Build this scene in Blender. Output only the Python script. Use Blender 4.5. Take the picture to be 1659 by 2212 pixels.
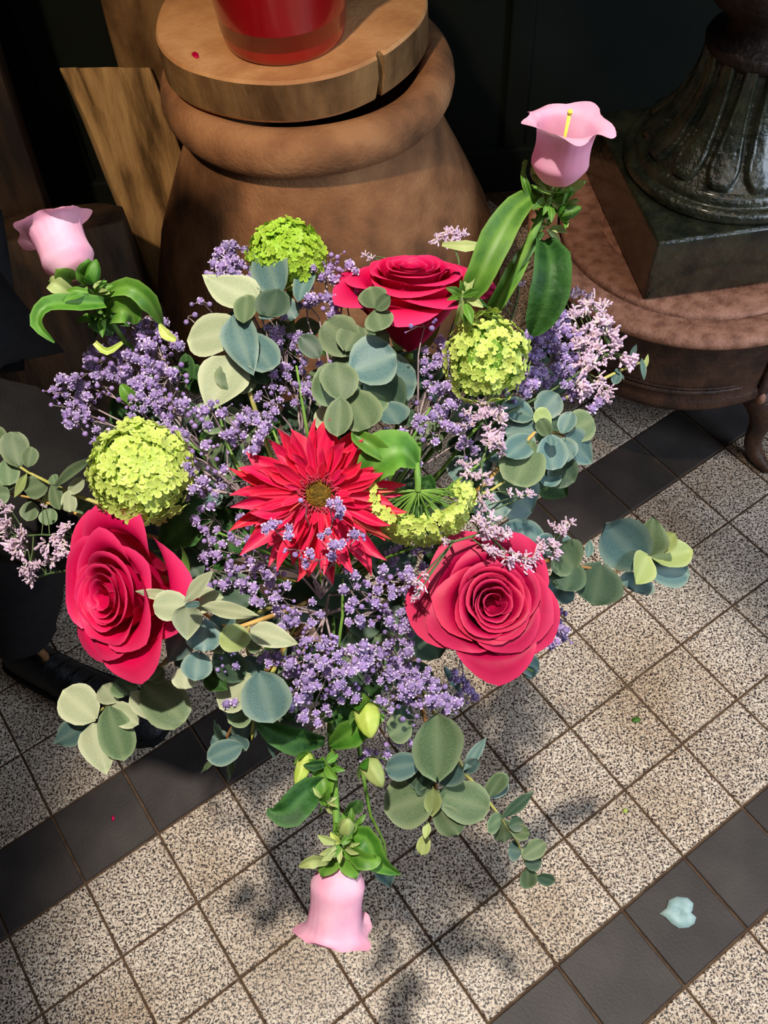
import bpy, math, random
from mathutils import Vector, Matrix, noise
from math import sin, cos, pi, sqrt, atan2

SC = bpy.context.scene
for o in list(bpy.data.objects): bpy.data.objects.remove(o)
C = SC.collection
rnd = random.Random(7)

# ------------------------------------------------------------------ camera
CAMZ = 1.7418
FW = Vector((0, .56506969, -.82504318)); RT = Vector((.99668355, -.06713796, -.04598259)); UP = Vector((.08137508, .82230696, .56319566))
FPX = 2001.17
CAM = Vector((0, 0, CAMZ))
cd = bpy.data.cameras.new('camera'); cam = bpy.data.objects.new('camera', cd); C.objects.link(cam)
cd.sensor_fit = 'HORIZONTAL'; cd.sensor_width = 36; cd.lens = 36 * FPX / 1659
cd.clip_start = .02; cd.clip_end = 50
m = Matrix((RT, UP, -FW)).transposed().to_4x4(); m.translation = CAM
cam.matrix_world = m
SC.camera = cam
def P(u, v, d):
    return CAM + (FW + RT * ((u - 829.5) / FPX) - UP * ((v - 1106) / FPX)) * d
def AZ(u, v, z):
    r = FW + RT * ((u - 829.5) / FPX) - UP * ((v - 1106) / FPX)
    return CAM + r * ((z - CAMZ) / r.z)

# ------------------------------------------------------------------ world, lights, exposure
w = bpy.data.worlds.new('world'); SC.world = w; w.use_nodes = True
w.node_tree.nodes['Background'].inputs[0].default_value = (.55, .62, .8, 1)
w.node_tree.nodes['Background'].inputs[1].default_value = .03
vs = SC.view_settings
vs.view_transform = 'Standard'; vs.look = 'None'; vs.gamma = 1; vs.use_curve_mapping = False
vs.exposure = 0.12
def aim(o, tgt):
    o.rotation_euler = (Vector(tgt) - o.location).to_track_quat('-Z', 'Y').to_euler()
def spot(name, loc, tgt, power, col, ang, blend, rad):
    l = bpy.data.lights.new(name, 'SPOT'); l.energy = power; l.color = col
    l.spot_size = math.radians(ang); l.spot_blend = blend; l.shadow_soft_size = rad
    o = bpy.data.objects.new(name, l); C.objects.link(o); o.location = loc; aim(o, tgt); return o
def area(name, loc, tgt, power, col, sx, sy):
    l = bpy.data.lights.new(name, 'AREA'); l.energy = power; l.color = col
    l.shape = 'RECTANGLE'; l.size = sx; l.size_y = sy
    o = bpy.data.objects.new(name, l); C.objects.link(o); o.location = loc; aim(o, tgt); return o
spot('ceiling_spot_light', (-.08, .0, 4.4), (.08, .40, .5), 660, (1, .915, .80), 21.5, .5, .05)
spot('shelf_spot_light', (-.75, .2, 2.9), (-.33, 1.80, .7), 185, (1, .76, .52), 34, .9, .05)
spot('stove_fill_light', (.15, .85, 2.9), (.62, 1.5, .5), 48, (1, .80, .62), 27, .8, .05)  # warm fill added to brighten the stove ring and pedestal
area('shop_window_light', (2.1, .0, 1.7), (.55, .9, .2), 36, (.72, .84, 1), 1.0, 1.0)
area('ambient_fill_light', (.5, -.6, 3.2), (.3, .9, .3), 7, (1, .95, .88), 1.5, 1.0)  # faint broad fill added for the ambient level, no actual fixture

# ------------------------------------------------------------------ materials
def lin(c):
    return tuple(((x / 255) / 12.92 if x / 255 <= .04045 else ((x / 255 + .055) / 1.055) ** 2.4) for x in c) + (1,)
def mat(name, c1, c2=None, rough=.6, scale=20, bump=0, bscale=None, spec=.3, trans=0, coat=0, rand=0, edge=None, back=None, stretch=None, c3=None, metal=0, detail=5, coord='Object'):
    mt = bpy.data.materials.new(name); mt.use_nodes = True; N = mt.node_tree.nodes; L = mt.node_tree.links
    b = N['Principled BSDF']; b.inputs['Roughness'].default_value = rough; b.inputs['Specular IOR Level'].default_value = spec
    b.inputs['Coat Weight'].default_value = coat; b.inputs['Coat Roughness'].default_value = .12; b.inputs['Metallic'].default_value = metal
    tc = N.new('ShaderNodeTexCoord'); src = tc.outputs[coord]
    if stretch:
        mp = N.new('ShaderNodeMapping'); mp.inputs['Scale'].default_value = stretch; L.new(src, mp.inputs[0]); src = mp.outputs[0]
    n = N.new('ShaderNodeTexNoise'); n.inputs['Scale'].default_value = scale; n.inputs['Detail'].default_value = detail; L.new(src, n.inputs['Vector'])
    r = N.new('ShaderNodeValToRGB'); r.color_ramp.elements[0].position = .34; r.color_ramp.elements[1].position = .66
    r.color_ramp.elements[0].color = lin(c1); r.color_ramp.elements[1].color = lin(c2 or c1)
    if c3:
        e = r.color_ramp.elements.new(.5); e.color = lin(c3)
    L.new(n.outputs['Fac'], r.inputs[0]); col = r.outputs[0]
    if edge:
        a = N.new('ShaderNodeAttribute'); a.attribute_name = 'edge'
        mx = N.new('ShaderNodeMix'); mx.data_type = 'RGBA'; L.new(a.outputs['Fac'], mx.inputs[0]); L.new(col, mx.inputs[6]); mx.inputs[7].default_value = lin(edge); col = mx.outputs[2]
    if back:
        g = N.new('ShaderNodeNewGeometry')
        mx = N.new('ShaderNodeMix'); mx.data_type = 'RGBA'; L.new(g.outputs['Backfacing'], mx.inputs[0]); L.new(col, mx.inputs[6]); mx.inputs[7].default_value = lin(back); col = mx.outputs[2]
    if rand:
        oi = N.new('ShaderNodeObjectInfo'); mr = N.new('ShaderNodeMapRange'); mr.inputs[3].default_value = 1 - rand; mr.inputs[4].default_value = 1 + rand
        L.new(oi.outputs['Random'], mr.inputs[0]); hs = N.new('ShaderNodeHueSaturation'); L.new(mr.outputs[0], hs.inputs['Value'])
        mr2 = N.new('ShaderNodeMapRange'); mr2.inputs[3].default_value = .5 - rand * .06; mr2.inputs[4].default_value = .5 + rand * .06
        L.new(oi.outputs['Random'], mr2.inputs[0]); L.new(mr2.outputs[0], hs.inputs['Hue']); L.new(col, hs.inputs['Color']); col = hs.outputs[0]
    L.new(col, b.inputs['Base Color'])
    if bump:
        nb = N.new('ShaderNodeTexNoise'); nb.inputs['Scale'].default_value = bscale or scale; nb.inputs['Detail'].default_value = 6; L.new(src, nb.inputs['Vector'])
        bp = N.new('ShaderNodeBump'); bp.inputs['Strength'].default_value = bump; bp.inputs['Distance'].default_value = .01
        L.new(nb.outputs['Fac'], bp.inputs['Height']); L.new(bp.outputs[0], b.inputs['Normal'])
    if trans:
        t = N.new('ShaderNodeBsdfTranslucent'); L.new(col, t.inputs[0]); ms = N.new('ShaderNodeMixShader'); ms.inputs[0].default_value = trans
        L.new(b.outputs[0], ms.inputs[1]); L.new(t.outputs[0], ms.inputs[2]); L.new(ms.outputs[0], N['Material Output'].inputs[0])
    return mt

M = {}
M['p'] = mat('eucalyptus_pale', (146, 156, 122), (170, 178, 144), .6, 60, trans=.12, rand=.12, edge=(196, 200, 165), back=(160, 170, 145))
M['g'] = mat('eucalyptus_green', (76, 98, 68), (108, 128, 92), .55, 60, trans=.12, rand=.15, edge=(142, 156, 118), back=(108, 126, 100))
M['b'] = mat('eucalyptus_blue', (66, 98, 98), (98, 126, 122), .5, 60, trans=.1, rand=.15, edge=(140, 158, 140), back=(110, 132, 126))
M['leafpale'] = mat('fallen_leaf_blue', (142, 172, 172), (170, 196, 194), .5, 60, edge=(186, 206, 200))
M['d'] = mat('eucalyptus_dark', (44, 66, 52), (66, 88, 68), .5, 60, trans=.1, rand=.15, edge=(96, 116, 90))
M['y'] = mat('eucalyptus_young', (150, 168, 96), (172, 186, 118), .55, 60, trans=.2, rand=.1, edge=(190, 200, 140))
M['green'] = mat('fresh_leaf', (56, 104, 28), (98, 146, 48), .5, 50, trans=.2, rand=.12, edge=(128, 168, 74), spec=.4, back=(112, 150, 70))
M['deep'] = mat('deep_leaf', (28, 60, 24), (50, 88, 36), .55, 40, trans=.15, rand=.15, edge=(80, 120, 60), spec=.25, bump=.3, bscale=90)
M['bud'] = mat('bud_green', (168, 196, 70), (205, 216, 120), .5, 90, trans=.25, edge=(224, 226, 150))
M['stemg'] = mat('stem_green', (86, 128, 48), (120, 156, 70), .5, 80)
M['stemy'] = mat('stem_straw', (170, 168, 84), (192, 184, 110), .55, 80)
M['stemo'] = mat('stem_orange', (188, 146, 78), (206, 170, 100), .55, 80)
M['stemb'] = mat('stem_brown', (128, 92, 48), (158, 112, 70), .6, 80)
M['stemp'] = mat('stem_mauve', (150, 128, 138), (182, 164, 160), .6, 90)
M['stemd'] = mat('stem_olive', (70, 92, 54), (98, 116, 70), .6, 90)
M['rose'] = mat('rose_petal', (200, 6, 70), (214, 14, 84), .5, 45, trans=.18, rand=.05, edge=(238, 66, 120), spec=.2)
M['rosed'] = mat('rose_petal_deep', (152, 3, 54), (176, 8, 68), .5, 45, trans=.15, rand=.05, edge=(216, 56, 98), spec=.2)
M['gerb'] = mat('gerbera_ray', (200, 6, 58), (218, 14, 78), .45, 70, trans=.15, rand=.1, edge=(236, 66, 92), back=(236, 112, 96), spec=.25)
M['gfil'] = mat('gerbera_filament', (150, 24, 50), (204, 70, 96), .6, 200)
M['gdisc'] = mat('gerbera_disc', (92, 70, 12), (148, 116, 26), .8, 260, bump=.8, bscale=600)
M['vib'] = mat('viburnum_lime', (182, 208, 74), (208, 226, 110), .5, 120, trans=.28, rand=.1, edge=(226, 236, 150))
M['vibg'] = mat('viburnum_green', (136, 186, 40), (170, 208, 60), .5, 120, trans=.28, rand=.12, edge=(196, 222, 90))
M['vibc'] = mat('viburnum_core', (70, 110, 28), (100, 140, 40), .6, 120)
M['gyp'] = mat('gypsophila_purple', (126, 98, 162), (176, 154, 206), .6, 260, trans=.15, rand=.14, edge=(222, 206, 236))
M['lim'] = mat('limonium_pink', (226, 196, 204), (244, 228, 226), .6, 300, trans=.15, rand=.08, edge=(206, 176, 212))
M['limc'] = mat('limonium_calyx', (150, 140, 130), (196, 170, 180), .6, 300)
M['bell'] = mat('bell_pink', (238, 168, 198), (248, 200, 220), .5, 40, trans=.25, edge=(244, 160, 188), spec=.2)
M['sty'] = mat('style_yellow', (222, 206, 70), (236, 220, 100), .5, 60)
M['terra'] = mat('terracotta', (112, 80, 56), (180, 132, 92), .85, 9, bump=.3, bscale=120, c3=(154, 108, 74), detail=8)
M['disc'] = mat('end_grain', (184, 130, 86), (216, 166, 116), .7, 12, bump=.2, bscale=90, c3=(200, 148, 98), detail=8)
M['bark'] = mat('worn_wood', (86, 60, 34), (150, 116, 74), .8, 14, bump=.5, bscale=60, stretch=(1, 1, .35), c3=(128, 96, 60), detail=8)
M['beam'] = mat('split_wood', (100, 76, 46), (204, 166, 112), .75, 16, bump=.6, bscale=50, stretch=(1.6, 1, .22), c3=(172, 136, 88), detail=9)
M['dwood'] = mat('dark_wood', (34, 24, 16), (74, 52, 32), .8, 14, bump=.5, bscale=40, stretch=(1.5, 1, .2), detail=8)
M['owood'] = mat('orange_wood', (84, 54, 22), (120, 80, 34), .8, 14, bump=.4, bscale=40, stretch=(1.5, 1, .2), detail=8)
M['redpot'] = mat('red_glaze', (150, 8, 18), (166, 12, 22), .3, 8, coat=.8, spec=.5)
M['rust'] = mat('rusty_plate', (146, 100, 80), (200, 146, 122), .6, 40, bump=.3, bscale=160, c3=(180, 128, 104), detail=8)
M['iron'] = mat('brown_iron', (48, 30, 22), (86, 56, 40), .5, 30, bump=.3, bscale=120, spec=.4, detail=8)
M['bronze'] = mat('green_black_paint', (24, 32, 25), (58, 60, 42), .28, 22, bump=.5, bscale=75, spec=.6, coat=.5, detail=8)
M['darkpaint'] = mat('dark_collar', (30, 22, 18), (48, 34, 26), .5, 22, bump=.4, bscale=75, spec=.4)
M['wall'] = mat('dark_green_wall', (7, 14, 9), (13, 22, 14), .8, 5, bump=.1)
M['grout'] = mat('grout', (74, 56, 42), (96, 76, 58), .95, 60)
M['dtile'] = mat('dark_tile', (50, 46, 44), (66, 60, 57), .5, 10, bump=.08, bscale=200, rand=.1, c3=(58, 52, 50), detail=8)
M['cloth'] = mat('black_cloth', (15, 13, 12), (24, 21, 19), .85, 40, bump=.2, bscale=400)
M['denim'] = mat('dark_trousers', (12, 12, 16), (20, 20, 24), .9, 60, bump=.2, bscale=400)
M['leather'] = mat('black_leather', (14, 14, 18), (24, 24, 30), .5, 50, bump=.2, bscale=150, spec=.4)
M['sole'] = mat('rubber_sole', (12, 12, 12), (20, 20, 20), .8, 50)
M['tab'] = mat('brown_tab', (112, 78, 48), (136, 98, 62), .7, 50)
M['skin'] = mat('skin', (206, 158, 132), (218, 172, 146), .55, 30)
M['hair'] = mat('brown_hair', (46, 30, 20), (66, 44, 30), .6, 60, stretch=(1, 1, .1))
M['white'] = mat('eye_white', (230, 228, 222), None, .3)
M['lip'] = mat('lips', (176, 96, 90), None, .5)

def terrazzo(name, base, grey, dark):
    mt = bpy.data.materials.new(name); mt.use_nodes = True; N = mt.node_tree.nodes; L = mt.node_tree.links
    b = N['Principled BSDF']; b.inputs['Roughness'].default_value = .42; b.inputs['Specular IOR Level'].default_value = .35
    tc = N.new('ShaderNodeNewGeometry')
    n1 = N.new('ShaderNodeTexNoise'); n1.inputs['Scale'].default_value = 265; n1.inputs['Detail'].default_value = 2.5; n1.inputs['Roughness'].default_value = .6; n1.inputs['Distortion'].default_value = .6
    n2 = N.new('ShaderNodeTexNoise'); n2.inputs['Scale'].default_value = 120; n2.inputs['Detail'].default_value = 3
    n3 = N.new('ShaderNodeTexNoise'); n3.inputs['Scale'].default_value = 5; n3.inputs['Detail'].default_value = 5
    for n in (n1, n2, n3): L.new(tc.outputs['Position'], n.inputs['Vector'])
    r = N.new('ShaderNodeValToRGB'); e = r.color_ramp.elements
    e[0].position = .0; e[0].color = lin(dark); e[1].position = .43; e[1].color = lin(dark)
    for p, c in ((.465, grey), (.50, base), (.62, base), (.68, tuple(min(255, x + 18) for x in base))):
        q = e.new(p); q.color = lin(c)
    L.new(n1.outputs['Fac'], r.inputs[0])
    r2 = N.new('ShaderNodeValToRGB'); r2.color_ramp.elements[0].position = .35; r2.color_ramp.elements[1].position = .6
    r2.color_ramp.elements[0].color = lin((176, 150, 132)); r2.color_ramp.elements[1].color = (1, 1, 1, 1); L.new(n2.outputs['Fac'], r2.inputs[0])
    mx = N.new('ShaderNodeMix'); mx.data_type = 'RGBA'; mx.blend_type = 'MULTIPLY'; mx.inputs[0].default_value = .55; L.new(r.outputs[0], mx.inputs[6]); L.new(r2.outputs[0], mx.inputs[7])
    r3 = N.new('ShaderNodeValToRGB'); r3.color_ramp.elements[0].position = .3; r3.color_ramp.elements[1].position = .6
    r3.color_ramp.elements[0].color = lin((205, 190, 170)); r3.color_ramp.elements[1].color = (1, 1, 1, 1); L.new(n3.outputs['Fac'], r3.inputs[0])
    m2 = N.new('ShaderNodeMix'); m2.data_type = 'RGBA'; m2.blend_type = 'MULTIPLY'; m2.inputs[0].default_value = .8; L.new(mx.outputs[2], m2.inputs[6]); L.new(r3.outputs[0], m2.inputs[7])
    oi = N.new('ShaderNodeObjectInfo'); mr = N.new('ShaderNodeMapRange'); mr.inputs[3].default_value = .93; mr.inputs[4].default_value = 1.06; L.new(oi.outputs['Random'], mr.inputs[0])
    hs = N.new('ShaderNodeHueSaturation'); L.new(mr.outputs[0], hs.inputs['Value']); L.new(m2.outputs[2], hs.inputs['Color'])
    L.new(hs.outputs[0], b.inputs['Base Color'])
    return mt
M['terrazzo'] = terrazzo('terrazzo_speckled', (226, 212, 194), (134, 122, 114), (58, 51, 52))

# ------------------------------------------------------------------ mesh helpers
class MB:
    def __init__(s): s.v = []; s.f = []; s.e = []
    def vert(s, p, e=0.0): s.v.append(tuple(p)); s.e.append(e); return len(s.v) - 1
    def grid(s, rows, closed=False, edge=None):
        n = len(rows[0]); base = len(s.v)
        for j, r in enumerate(rows):
            for i, p in enumerate(r): s.vert(p, edge(j, i) if edge else 0)
        for j in range(len(rows) - 1):
            for i in range(n if closed else n - 1):
                a = base + j * n + i; b = base + j * n + (i + 1) % n
                s.f.append((a, b, b + n, a + n))
    def tube(s, pts, rad, sides=6, cap=True):
        pts = [Vector(p) for p in pts]; rows = []; prev = None
        for i, p in enumerate(pts):
            t = (pts[min(i + 1, len(pts) - 1)] - pts[max(i - 1, 0)]).normalized()
            a = prev if prev else (Vector((0, 0, 1)) if abs(t.z) < .9 else Vector((1, 0, 0)))
            x = (a - t * a.dot(t)).normalized(); prev = x; y = t.cross(x)
            r = rad[i] if isinstance(rad, (list, tuple)) else rad
            rows.append([p + (x * cos(2 * pi * k / sides) + y * sin(2 * pi * k / sides)) * r for k in range(sides)])
        b0 = len(s.v); s.grid(rows, True)
        if cap:
            s.f.append(tuple(b0 + k for k in range(sides))[::-1]); q = b0 + (len(rows) - 1) * sides; s.f.append(tuple(q + k for k in range(sides)))
    def ball(s, c, r, seg=6, rings=4, sc=(1, 1, 1)):
        c = Vector(c)
        rows = [[c + Vector((sin(pi * j / rings) * cos(2 * pi * i / seg) * r * sc[0], sin(pi * j / rings) * sin(2 * pi * i / seg) * r * sc[1], cos(pi * j / rings) * r * sc[2])) for i in range(seg)] for j in range(rings + 1)]
        s.grid(rows, True)
    def lathe(s, prof, seg=48, c=(0, 0, 0), fn=None):
        rows = []
        for (r, z) in prof:
            row = []
            for i in range(seg):
                a = 2 * pi * i / seg; rr, zz = (r, z) if not fn else fn(r, z, a)
                row.append((c[0] + rr * cos(a), c[1] + rr * sin(a), c[2] + zz))
            rows.append(row)
        s.grid(rows, True)
    def box(s, x0, x1, y0, y1, z0, z1):
        b = len(s.v)
        for z in (z0, z1):
            for (x, y) in ((x0, y0), (x1, y0), (x1, y1), (x0, y1)): s.vert((x, y, z))
        for f in ((0, 3, 2, 1), (4, 5, 6, 7), (0, 1, 5, 4), (1, 2, 6, 5), (2, 3, 7, 6), (3, 0, 4, 7)): s.f.append(tuple(b + k for k in f))
    def mesh(s, name, m_, smooth=True):
        me = bpy.data.meshes.new(name); me.from_pydata(s.v, [], s.f)
        a = me.attributes.new('edge', 'FLOAT', 'POINT'); a.data.foreach_set('value', s.e)
        if smooth: me.polygons.foreach_set('use_smooth', [True] * len(me.polygons))
        me.materials.append(m_); me.update(); return me
def put(name, me, parent=None, mw=None):
    o = bpy.data.objects.new(name, me); C.objects.link(o)
    if parent is not None:
        o.parent = parent; o.matrix_parent_inverse = inv_world(parent)
    if mw is not None: o.matrix_basis = mw
    return o
def inv_world(p):
    mw = Matrix.Identity(4); q = p; chain = []
    while q is not None: chain.append(q); q = q.parent
    for q in reversed(chain):
        mw = mw @ (q.matrix_parent_inverse if q.parent else Matrix.Identity(4)) @ q.matrix_basis
    return mw.inverted()
def thing(name, label, cat, loc=(0, 0, 0), group=None):
    o = bpy.data.objects.new(name, None); C.objects.link(o); o.location = loc; o.empty_display_size = .03
    o['label'] = label; o['category'] = cat
    if group: o['group'] = group
    return o
def tag(o, label, cat, group=None):
    o['label'] = label; o['category'] = cat
    if group: o['group'] = group
    return o
def bez(a, b, c, d, n=8):
    out = []
    for i in range(n + 1):
        t = i / n; out.append(a * (1 - t) ** 3 + b * 3 * t * (1 - t) ** 2 + c * 3 * t * t * (1 - t) + d * t ** 3)
    return out
def rough_edges(o, wdt=.002, seg=2):
    b = o.modifiers.new('bevel', 'BEVEL'); b.width = wdt; b.segments = seg; b.limit_method = 'ANGLE'; return o

# ------------------------------------------------------------------ floor
TS = .15; ang = math.radians(31.642671898353356)
CX, CY = .37372277 * .75, -.90795076 * .75
def tw(c, r):
    x = c * TS - CX; y = -r * TS - CY
    return Vector((x * cos(ang) - y * sin(ang), x * sin(ang) + y * cos(ang), 0))
fm = MB(); fm.box(-2.25, 3.2, -2.0, 2.4, -.05, -.004)
floor = put('floor', fm.mesh('floor', M['grout'], False)); floor['kind'] = 'structure'
floor['label'] = 'speckled granito tile floor with dark tile bands'
def topx(p):
    d = p - CAM; z = d.dot(FW); return (829.5 + FPX * d.dot(RT) / z, 1106 - FPX * d.dot(UP) / z) if z > .1 else (9e9, 9e9)
gap = .0022
tm = MB(); h = TS / 2 - gap; k = .0016
rows = [[(-h, -h, -.004), (h, -h, -.004), (h, h, -.004), (-h, h, -.004)], [(-h, -h, -k), (h, -h, -k), (h, h, -k), (-h, h, -k)], [(-h + k, -h + k, 0), (h - k, -h + k, 0), (h - k, h - k, 0), (-h + k, h - k, 0)]]
tm.grid(rows, True); tm.f.append((8, 9, 10, 11))
tile_me = {'terrazzo': tm.mesh('tile', M['terrazzo'], False), 'dtile': tm.mesh('dark_tile', M['dtile'], False)}
far = {'terrazzo': MB(), 'dtile': MB()}
rt = random.Random(3)
tl = []
for r in range(-16, 16):
    for c in range(-14, 24):
        ctr = tw(c + .5, r + .5)
        if ctr.y > 2.22 or ctr.y < -1.6 or ctr.x > 3 or ctr.x < -2.08: continue
        kind = 'dtile' if (r == -1 or r == 4) else 'terrazzo'
        u, v = topx(ctr)
        near = -250 < u < 1900 and 500 < v < 2480
        tl.append((near, ctr, kind))
nn = 0
for near, ctr, kind in tl:
    R = Matrix.Rotation(ang, 4, 'Z')
    dz = -rt.random() * .0006
    if near and nn < 295:
        nn += 1
        t = Matrix.Translation(ctr + Vector((0, 0, dz))) @ R @ Matrix.Rotation(rt.choice((0, 1, 2, 3)) * pi / 2 + rt.uniform(-.003, .003), 4, 'Z')
        o = put('tile', tile_me[kind], floor, t)
        if kind == 'dtile': o['label'] = 'plain dark tile of a band'
    else:
        b = far[kind]; q = len(b.v)
        for (x, y, z) in tm.v: b.vert(R @ Vector((x, y, z)) + ctr)
        b.f += [tuple(q + k_ for k_ in f) for f in tm.f]
for kind in far:
    o = put('tile_field', far[kind].mesh('tile_field', M[kind], False), floor); o['kind'] = 'stuff'

# ------------------------------------------------------------------ back wall
wm = MB(); wm.box(-2.3, 3.2, 2.33, 2.43, -.05, 3.2)
wall = put('wall_back', wm.mesh('wall_back', M['wall'], False)); wall['kind'] = 'structure'
for x in (.42, 1.02, 1.62, -.2, -.8, -1.4):
    b = MB(); b.box(x, x + .06, 2.31, 2.34, 0, 3.2); rough_edges(put('batten', b.mesh('batten', M['wall'], False), wall), .006)
bb = MB(); bb.box(-2.2, 3.2, 2.30, 2.345, 0, .14); o = rough_edges(put('baseboard_back', bb.mesh('baseboard_back', M['wall'], False)), .006); o['kind'] = 'structure'
del_objs = []

wl = MB(); wl.box(-2.3, -2.2, -2.0, 2.33, -.05, 3.2); wl_ = put('wall_left', wl.mesh('wall_left', M['wall'], False)); wl_['kind'] = 'structure'
bb = MB(); bb.box(-2.2, -2.18, -2.0, 2.30, 0, .14); o = rough_edges(put('baseboard_left', bb.mesh('baseboard_left', M['wall'], False)), .006); o['kind'] = 'structure'

# ------------------------------------------------------------------ terracotta jar with slab and red pot
JX, JY = -.085, 1.84
jar = thing('terracotta_jar', 'large bulging terracotta jar behind the bouquet carrying a wooden slab', 'jar', (JX, JY, 0))
prof = [(.0, .0), (.33, .0), (.36, .01), (.395, .07), (.425, .15), (.425, .2), (.405, .265), (.388, .32), (.36, .38), (.333, .44), (.305, .50), (.282, .55), (.268, .585), (.262, .62)]
b = MB(); b.lathe(prof, 72, (JX, JY, 0), lambda r, z, a: (r * (1 + .006 * sin(2 * a + 1)) + .0015 * noise.noise((cos(a) * 2, sin(a) * 2, z * 6)), z))
put('body', b.mesh('jar_body', M['terra']), jar)
rim = []
for i in range(15):
    a = -pi * .62 + i / 14 * pi * 1.42
    rim.append((.262 + .042 * cos(a) + .0, .668 + .048 * sin(a)))
rim = [(.262, .572), (.262, .60), (.266, .622)] + rim + [(.235, .68), (.225, .60), (.22, .45), (.25, .3)]
b = MB(); b.lathe(rim, 72, (JX, JY, 0), lambda r, z, a: (r * (1 + .008 * sin(2 * a + 1)), z + .004 * sin(3 * a)))
o = put('rim', b.mesh('jar_rim', M['terra']), jar); o['label'] = 'thick rolled rim'
# slab
SX, SY, ST, SB = -.103, 1.862, .805, .722
def slab_r(a):
    r = .265 * (1 + .02 * sin(2 * a + .6) + .012 * sin(5 * a + 2))
    d = (a - math.radians(-52) + pi) % (2 * pi) - pi
    return r, d
slab = thing('wooden_slab', 'thick round wooden slab lying on the terracotta jar rim', 'slab', (SX, SY, SB))
b = MB(); n = 180; rows = []
for (z, k_) in ((SB, .0), (SB, .985), (SB + .006, 1), (SB + .04, 1.004), (ST - .006, 1.0), (ST, .985), (ST, .6), (ST, 0)):
    row = []
    for i in range(n):
        a = 2 * pi * i / n - pi; r, d = slab_r(a)
        sh = math.radians(3) * ((z - SB) / (ST - SB))
        dd = abs(d - sh)
        if dd < .022 and k_ > .9: r -= .035 * (1 - dd / .022)
        row.append((SX + r * k_ * cos(a), SY + r * k_ * sin(a), z + (.0015 * noise.noise((cos(a) * 3, sin(a) * 3, z)) if k_ else 0)))
    rows.append(row)
b.grid(rows, True)
o = put('wood_block', b.mesh('slab', M['disc'], False), slab)
o.data.materials.append(M['bark'])
for p in o.data.polygons:
    if abs(p.normal.z) < .5: p.material_index = 1
# red pot
RX, RY = -.114, 1.762
pot = thing('red_flower_pot', 'glossy red flower pot standing on the wooden slab', 'pot', (RX, RY, ST))
b = MB(); b.lathe([(0, ST), (.108, ST), (.114, ST + .004), (.117, ST + .015), (.124, ST + .08), (.134, ST + .2), (.138, ST + .235)], 64, (RX, RY, 0))
put('body', b.mesh('pot_body', M['redpot']), pot)
b = MB(); b.lathe([(.138, ST + .233), (.146, ST + .236), (.149, ST + .245), (.150, ST + .27), (.147, ST + .275), (.138, ST + .275), (.134, ST + .262), (.12, ST + .03), (0, ST + .03)], 64, (RX, RY, 0))
put('rim', b.mesh('pot_rim', M['redpot']), pot)
b = MB(); b.lathe([(.133, ST + .235), (.09, ST + .245), (.04, ST + .24), (.0, ST + .245)], 32, (RX, RY, 0), lambda r, z, a: (r, z + .006 * noise.noise((cos(a) * r * 60, sin(a) * r * 60, 0))))
put('soil', b.mesh('soil', M['dwood']), pot)

# ------------------------------------------------------------------ timber at the left
def beam(name, label, p0, p1, width, depth, wdir, mat_, bow=0, topcut=0, rag=.006, seed=0, cat='timber', facecut=0):
    """split log from bottom p0 to top p1; wdir is the width direction"""
    p0 = Vector(p0); p1 = Vector(p1); t = (p1 - p0).normalized(); wd = Vector(wdir); wd = (wd - t * wd.dot(t)).normalized(); nd = wd.cross(t)
    if nd.y > 0: nd = -nd
    b = MB(); rows = []; L_ = (p1 - p0).length; n = 14
    for j in range(n + 1):
        f = j / n; c = p0 + t * L_ * f; row = []
        sec = []
        for i in range(9): sec.append((-.5 + i / 8, .5 - .0 * abs(i - 4) - .06 * ((i - 4) / 4) ** 2))
        sec += [(.53, .2), (.5, -.1), (.36, -.38), (.1, -.5), (-.15, -.5), (-.38, -.36), (-.5, -.1), (-.52, .2)]
        for i, (x, y) in enumerate(sec):
            q = noise.noise((x * 5 + seed, y * 3, f * 2.5)) * rag * 2 + noise.noise((x * 14 + seed, y * 9, f * 1.5)) * rag
            zc = topcut * (x) * f
            row.append(c + wd * (x * width + q + bow * sin(pi * f)) + nd * (y * depth + q * .7) + t * zc + t * (facecut * (y - .5) * (1 if j == n else 0)))
        rows.append(row)
    b.grid(rows, True)
    m_ = len(rows[0]); b.f.append(tuple(range(m_))[::-1]); q = n * m_; b.f.append(tuple(q + k_ for k_ in range(m_)))
    o = put(name, b.mesh(name, mat_)); bb_ = o.modifiers.new('bevel', 'BEVEL'); bb_.width = .005; bb_.segments = 2; bb_.limit_method = 'ANGLE'; bb_.angle_limit = 1.0
    return tag(o, label, cat)
beam('split_log', 'light split log leaning beside the terracotta jar, worn flat face lit', (-.505, 2.02, .002), (-.565, 2.10, .60), .185, .10, (1, .42, 0), M['beam'], bow=.008, topcut=-.06, seed=2, cat='log', facecut=.05)
beam('wooden_plank', 'dim saw-marked plank standing upright behind the lit split log', (-.46, 2.26, .0), (-.46, 2.27, 1.0), .20, .035, (1, 0, 0), M['bark'], seed=5, cat='plank')
beam('dark_timber_post', 'thick dark timber post standing at the left edge behind the leftmost bellflower', (-.98, 1.98, .0), (-.92, 2.02, 1.05), .36, .22, (1, .25, 0), M['dwood'], seed=9, cat='post', rag=.012)
beam('dark_stump', 'low dark brown stump in front of the lit split log, behind the left bellflower', (-.70, 1.60, 0), (-.72, 1.76, .43), .37, .22, (1, .15, 0), M['dwood'], seed=21, cat='stump', rag=.010)
beam('orange_brown_board', 'narrow orange-brown board standing at the lower left, above the dark sleeve', (-.82, 1.25, .0), (-.86, 1.33, .62), .16, .05, (1, .3, 0), M['owood'], seed=12, cat='board')

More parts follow.
